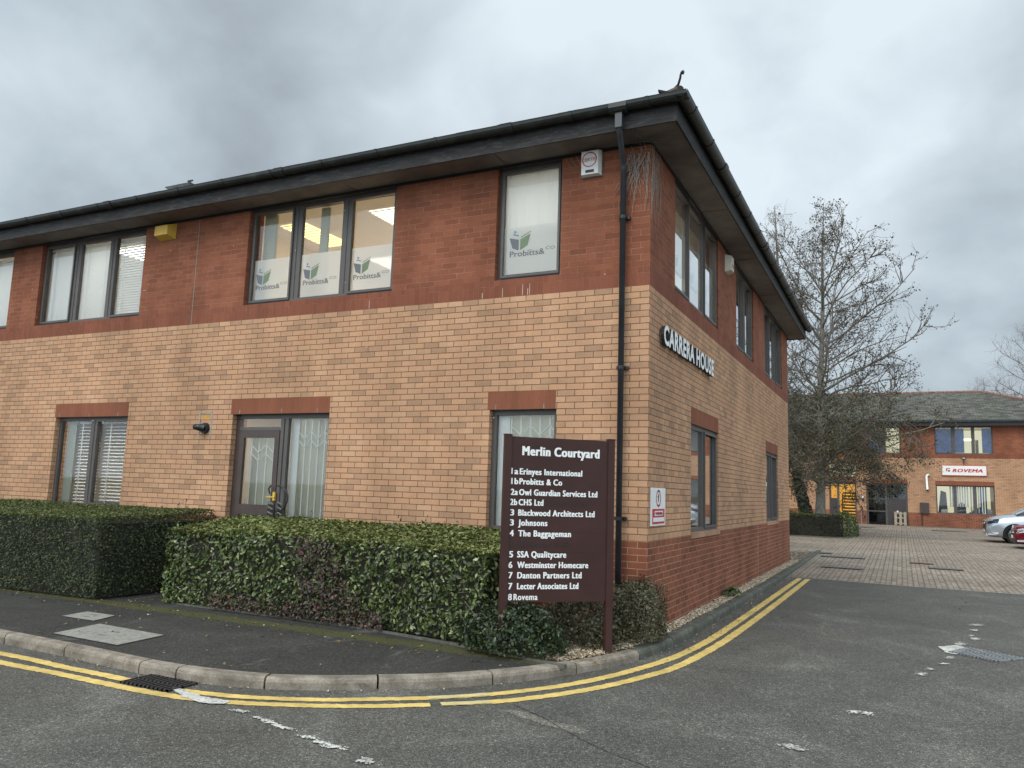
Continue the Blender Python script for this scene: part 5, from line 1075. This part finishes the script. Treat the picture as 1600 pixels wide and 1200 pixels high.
def rad1(z,a):
    r=np.interp(z,[0,2.5,4,6,7.5,9,10.5,11.5,12.5,14],[2.4,3.8,4.4,4.4,4.5,3.8,2.5,1.2,.5,.25]); return float(r)
def rad2(z,a):
    r=np.interp(z,[0,2.5,5,8,11,13,15],[1.2,2.2,2.4,2.0,1.1,.5,.25]); return float(r)
Zt=gz(26.5)
tree('alder_tree','tall grey alder with bare cone covered crown growing from the island hedge',(-.52,26.5,Zt),(-.10,26.5,14.15),14,.17,rad1,84,11,1.9,m_bark,m_twig,24000,(80000,7.0,3.6),droop=.12,sub=10,csz=.075)
tree('alder_tree','second thinner alder stem wrapped in ivy leaning left behind the building end',(-.92,27.0,Zt),(-2.22,27.2,14.6),14,.19,rad2,44,23,2.6,m_bark,m_twig,6000,(24000,6.6,3.4),droop=.12,ivy=2600,sub=8,leanpts=[(-1.35,27.0,2.3),(-1.85,27.0,5.0)])
tree('birch_tree','pale purple bare birch rising behind the roof at the right edge',(10.6,56,.3),(10.9,56,13.9),13,.16,lambda z,a:float(np.interp(z,[0,4,8,11,13.5],[1.5,3.2,3.4,2.4,.4])),46,31,4.0,m_bark,m_twig2,0,None,droop=.5,sub=10,twlen=.9)
tree('birch_tree','birch with fine drooping twigs lower behind the rear roof ridge',(8.3,58,.3),(8.2,58,10.6),10,.12,lambda z,a:float(np.interp(z,[0,4,8,10],[1.2,1.8,1.5,.3])),26,37,4.0,m_bark,m_twig2,0,None,droop=.5,sub=8,twlen=.8)

# ================================================================== cars
def car(name,lab,ox,oy,oz,paint_,L=4.5,W_=1.85,H_=1.65,suv=True):
    o=empty(name,(ox,oy,oz)); tag(o,lab,'car')
    # local: x from 0 (nose) to L (tail), y half width, z up ; heading -x
    hw=W_/2
    st=[(0.0,.30,.62,.70),(.05,.24,.80,.80),(.25,.22,.93 if suv else .80,.90),(.6,.22,1.02 if suv else .88,.96),(1.15,.22,1.08 if suv else .95,1.),(1.6,.22,1.12 if suv else .99,1.),(2.6,.22,1.12 if suv else .98,1.),(3.6,.22,1.12 if suv else .98,.99),(L-.25,.25,1.08 if suv else .95,.94),(L,.38,.85,.80)]
    def ring(x,zb,zt,ws):
        w=hw*ws; return [(x,-w*.90,zb),(x,-w,zb+.12),(x,-w*1.0,(zb+zt)/2),(x,-w*.975,zt-.10),(x,-w*.86,zt-.01),(x,-w*.45,zt+.035),(x,0,zt+.045),(x,w*.45,zt+.035),(x,w*.86,zt-.01),(x,w*.975,zt-.10),(x,w,(zb+zt)/2),(x,w,zb+.12),(x,w*.90,zb)]
    P_=lambda x,y,z:(ox+x,oy+y,oz+z)
    b=MB(P_); rs=[ring(*s) for s in st]
    for i in range(len(rs)-1):
        for k in range(len(rs[0])-1): b.face([rs[i][k],rs[i+1][k],rs[i+1][k+1],rs[i][k+1]],paint_)
        b.face([rs[i][0],rs[i][-1],rs[i+1][-1],rs[i+1][0]],m_black)
    b.face(rs[0],paint_); b.face(list(reversed(rs[-1])),paint_)
    body=fix(b.build('body',o,True))
    # cabin
    zt=1.10 if suv else .96; b=MB(P_); c0=[(.98,.84,zt),(2.0,.66,H_-.06),(3.5,.66,H_-.05),(L-.35,.80,zt)]
    for i in range(3):
        (xa,wa,za),(xb,wb,zb_)=c0[i],c0[i+1]
        b.face([(xa,-wa*hw*1.05,za),(xb,-wb*hw*1.05,zb_),(xb,wb*hw*1.05,zb_),(xa,wa*hw*1.05,za)],m_cglass if i!=1 else paint_)
    for s in (-1,1): b.face([(c0[0][0],s*c0[0][1]*hw*1.05,zt),(c0[1][0],s*c0[1][1]*hw*1.05,c0[1][2]),(c0[2][0],s*c0[2][1]*hw*1.05,c0[2][2]),(c0[3][0],s*c0[3][1]*hw*1.05,zt)],m_cglass)
    b.build('cabin_glass',o)
    b=MB(P_); b.box(1.95,3.55,-.66*hw*1.07,.66*hw*1.07,H_-.055,H_,paint_); 
    for s in (-1,1): b.tube([(.98,s*.86*hw,zt),(2.0,s*.69*hw,H_-.04)],.03,paint_,6); b.tube([(3.5,s*.69*hw,H_-.04),(L-.35,s*.84*hw,zt)],.05,paint_,6); b.tube([(2.7,s*.71*hw,H_-.05),(2.75,s*.90*hw,zt)],.03,m_black,6)
    b.build('roof_panel',o)
    for xw in (.92,L-.95):
        for s in (-1,1):
            cy=s*(hw-.10); r=.34 if suv else .31
            b=MB(P_); n=28; ys=[(cy-.11,r*.93),(cy-.10,r),(cy+.10,r),(cy+.11,r*.93)]
            b.tube([(xw,cy-.112*1,r),(xw,cy-.09,r),(xw,cy+.09,r),(xw,cy+.112,r)],[r*.94,r,r,r*.94],m_tyre,24); wl=b.build('wheel',o,True)
            b=MB(P_); yo=cy+s*.118
            for k in range(5):
                a=2*math.pi*k/5+.3; 
                for da in (-.13,.13): b.tube([(xw,yo,r),(xw+r*.66*math.cos(a+da),yo,r+r*.66*math.sin(a+da))],.018,m_alloy,6)
            rim=[(xw+r*.68*math.cos(t),yo,r+r*.68*math.sin(t)) for t in np.linspace(0,2*math.pi,25)]; b.tube(rim,.016,m_alloy,6,False); b.tube([(xw,yo-.01,r),(xw,yo+.012,r)],.05,m_alloy,12); b.build('rim',wl)
            b=MB(P_); arch=[(xw+(r+.05)*math.cos(t),s*(hw+.004),r+(r+.05)*math.sin(t)) for t in np.linspace(-.35,math.pi+.35,20)]; b.tube(arch,.028,m_black,6)
            b.face([(xw+(r+.05)*math.cos(t),s*(hw+.003),r+(r+.05)*math.sin(t)) for t in np.linspace(-.35,math.pi+.35,20)],m_black); b.build('wheel_arch',o)
    for s in (-1,1):
        b=MB(P_); zl=.80 if suv else .66
        b.hexa([(.035,s*hw*.50,zl-.07),(.03,s*hw*.78,zl-.09),(.34,s*hw*.965,zl-.02),(.20,s*hw*.60,zl-.05),(.06,s*hw*.52,zl+.06),(.09,s*hw*.82,zl+.06),(.42,s*hw*.95,zl+.12),(.25,s*hw*.6,zl+.08)],m_lamp if not suv else m_dglass); h=b.build('headlight',o)
        b=MB(P_); b.tube([(.03,s*hw*.52,zl+.02),(.05,s*hw*.84,zl+.03),(.22,s*hw*.95,zl+.05)],.016,m_chrome,6); b.build('light_bar',h)
        b=MB(P_); b.box(1.5,1.65,s*hw*.98 if s>0 else -hw*1.12,s*hw*.98+.13 if s>0 else -hw*.98,1.12 if suv else 1.0,1.24 if suv else 1.12,paint_); b.build('door_mirror',o)
        b=MB(P_); b.box(1.4,2.0,(hw+.001)*s if s>0 else -(hw+.006),(hw+.006) if s>0 else -(hw+.001),.36,.42,m_black); b.build('side_trim',o)
    b=MB(P_); b.hexa([(-.025,-hw*.48,.50),(-.025,hw*.48,.50),(.05,hw*.48,.50),(.05,-hw*.48,.50),(-.01,-hw*.46,.78 if suv else .62),(-.01,hw*.46,.78 if suv else .62),(.08,hw*.46,.78 if suv else .62),(.08,-hw*.46,.78 if suv else .62)],m_blk_s)
    gr=b.build('grille',o); b=MB(P_); b.tube([(-.03,-hw*.46,.74 if suv else .60),(-.035,0,.70 if suv else .57),(-.03,hw*.46,.74 if suv else .60)],.018,m_chrome,6); b.build('grille_trim',gr)
    b=MB(P_); b.box(-.02,.06,-hw*.75,hw*.75,.27,.35,m_chrome if suv else m_black); b.box(-.035,-.02,-.26,.26,.40,.50,m_white); b.build('bumper_trim',o)
    b=MB(P_); pl=[(.02,.36),(.30,.34),(.42,.44),(.30,.40),(.04,.44)]; b.box(.03,.36,-hw*.99,-hw*.90,.30,.36,m_chrome); b.build('bumper_vane',o)
    return o
car('parked_car','silver grey car with black alloy wheels, nose showing at the right edge',5.42,27.55,gz(27)-.02,m_silver)
car('parked_car','dark red car of which only the nose shows at the right edge of the picture',5.98,24.1,gz(24)-.06,m_redcar,H_=1.45,suv=False,L=4.1,W_=1.7)
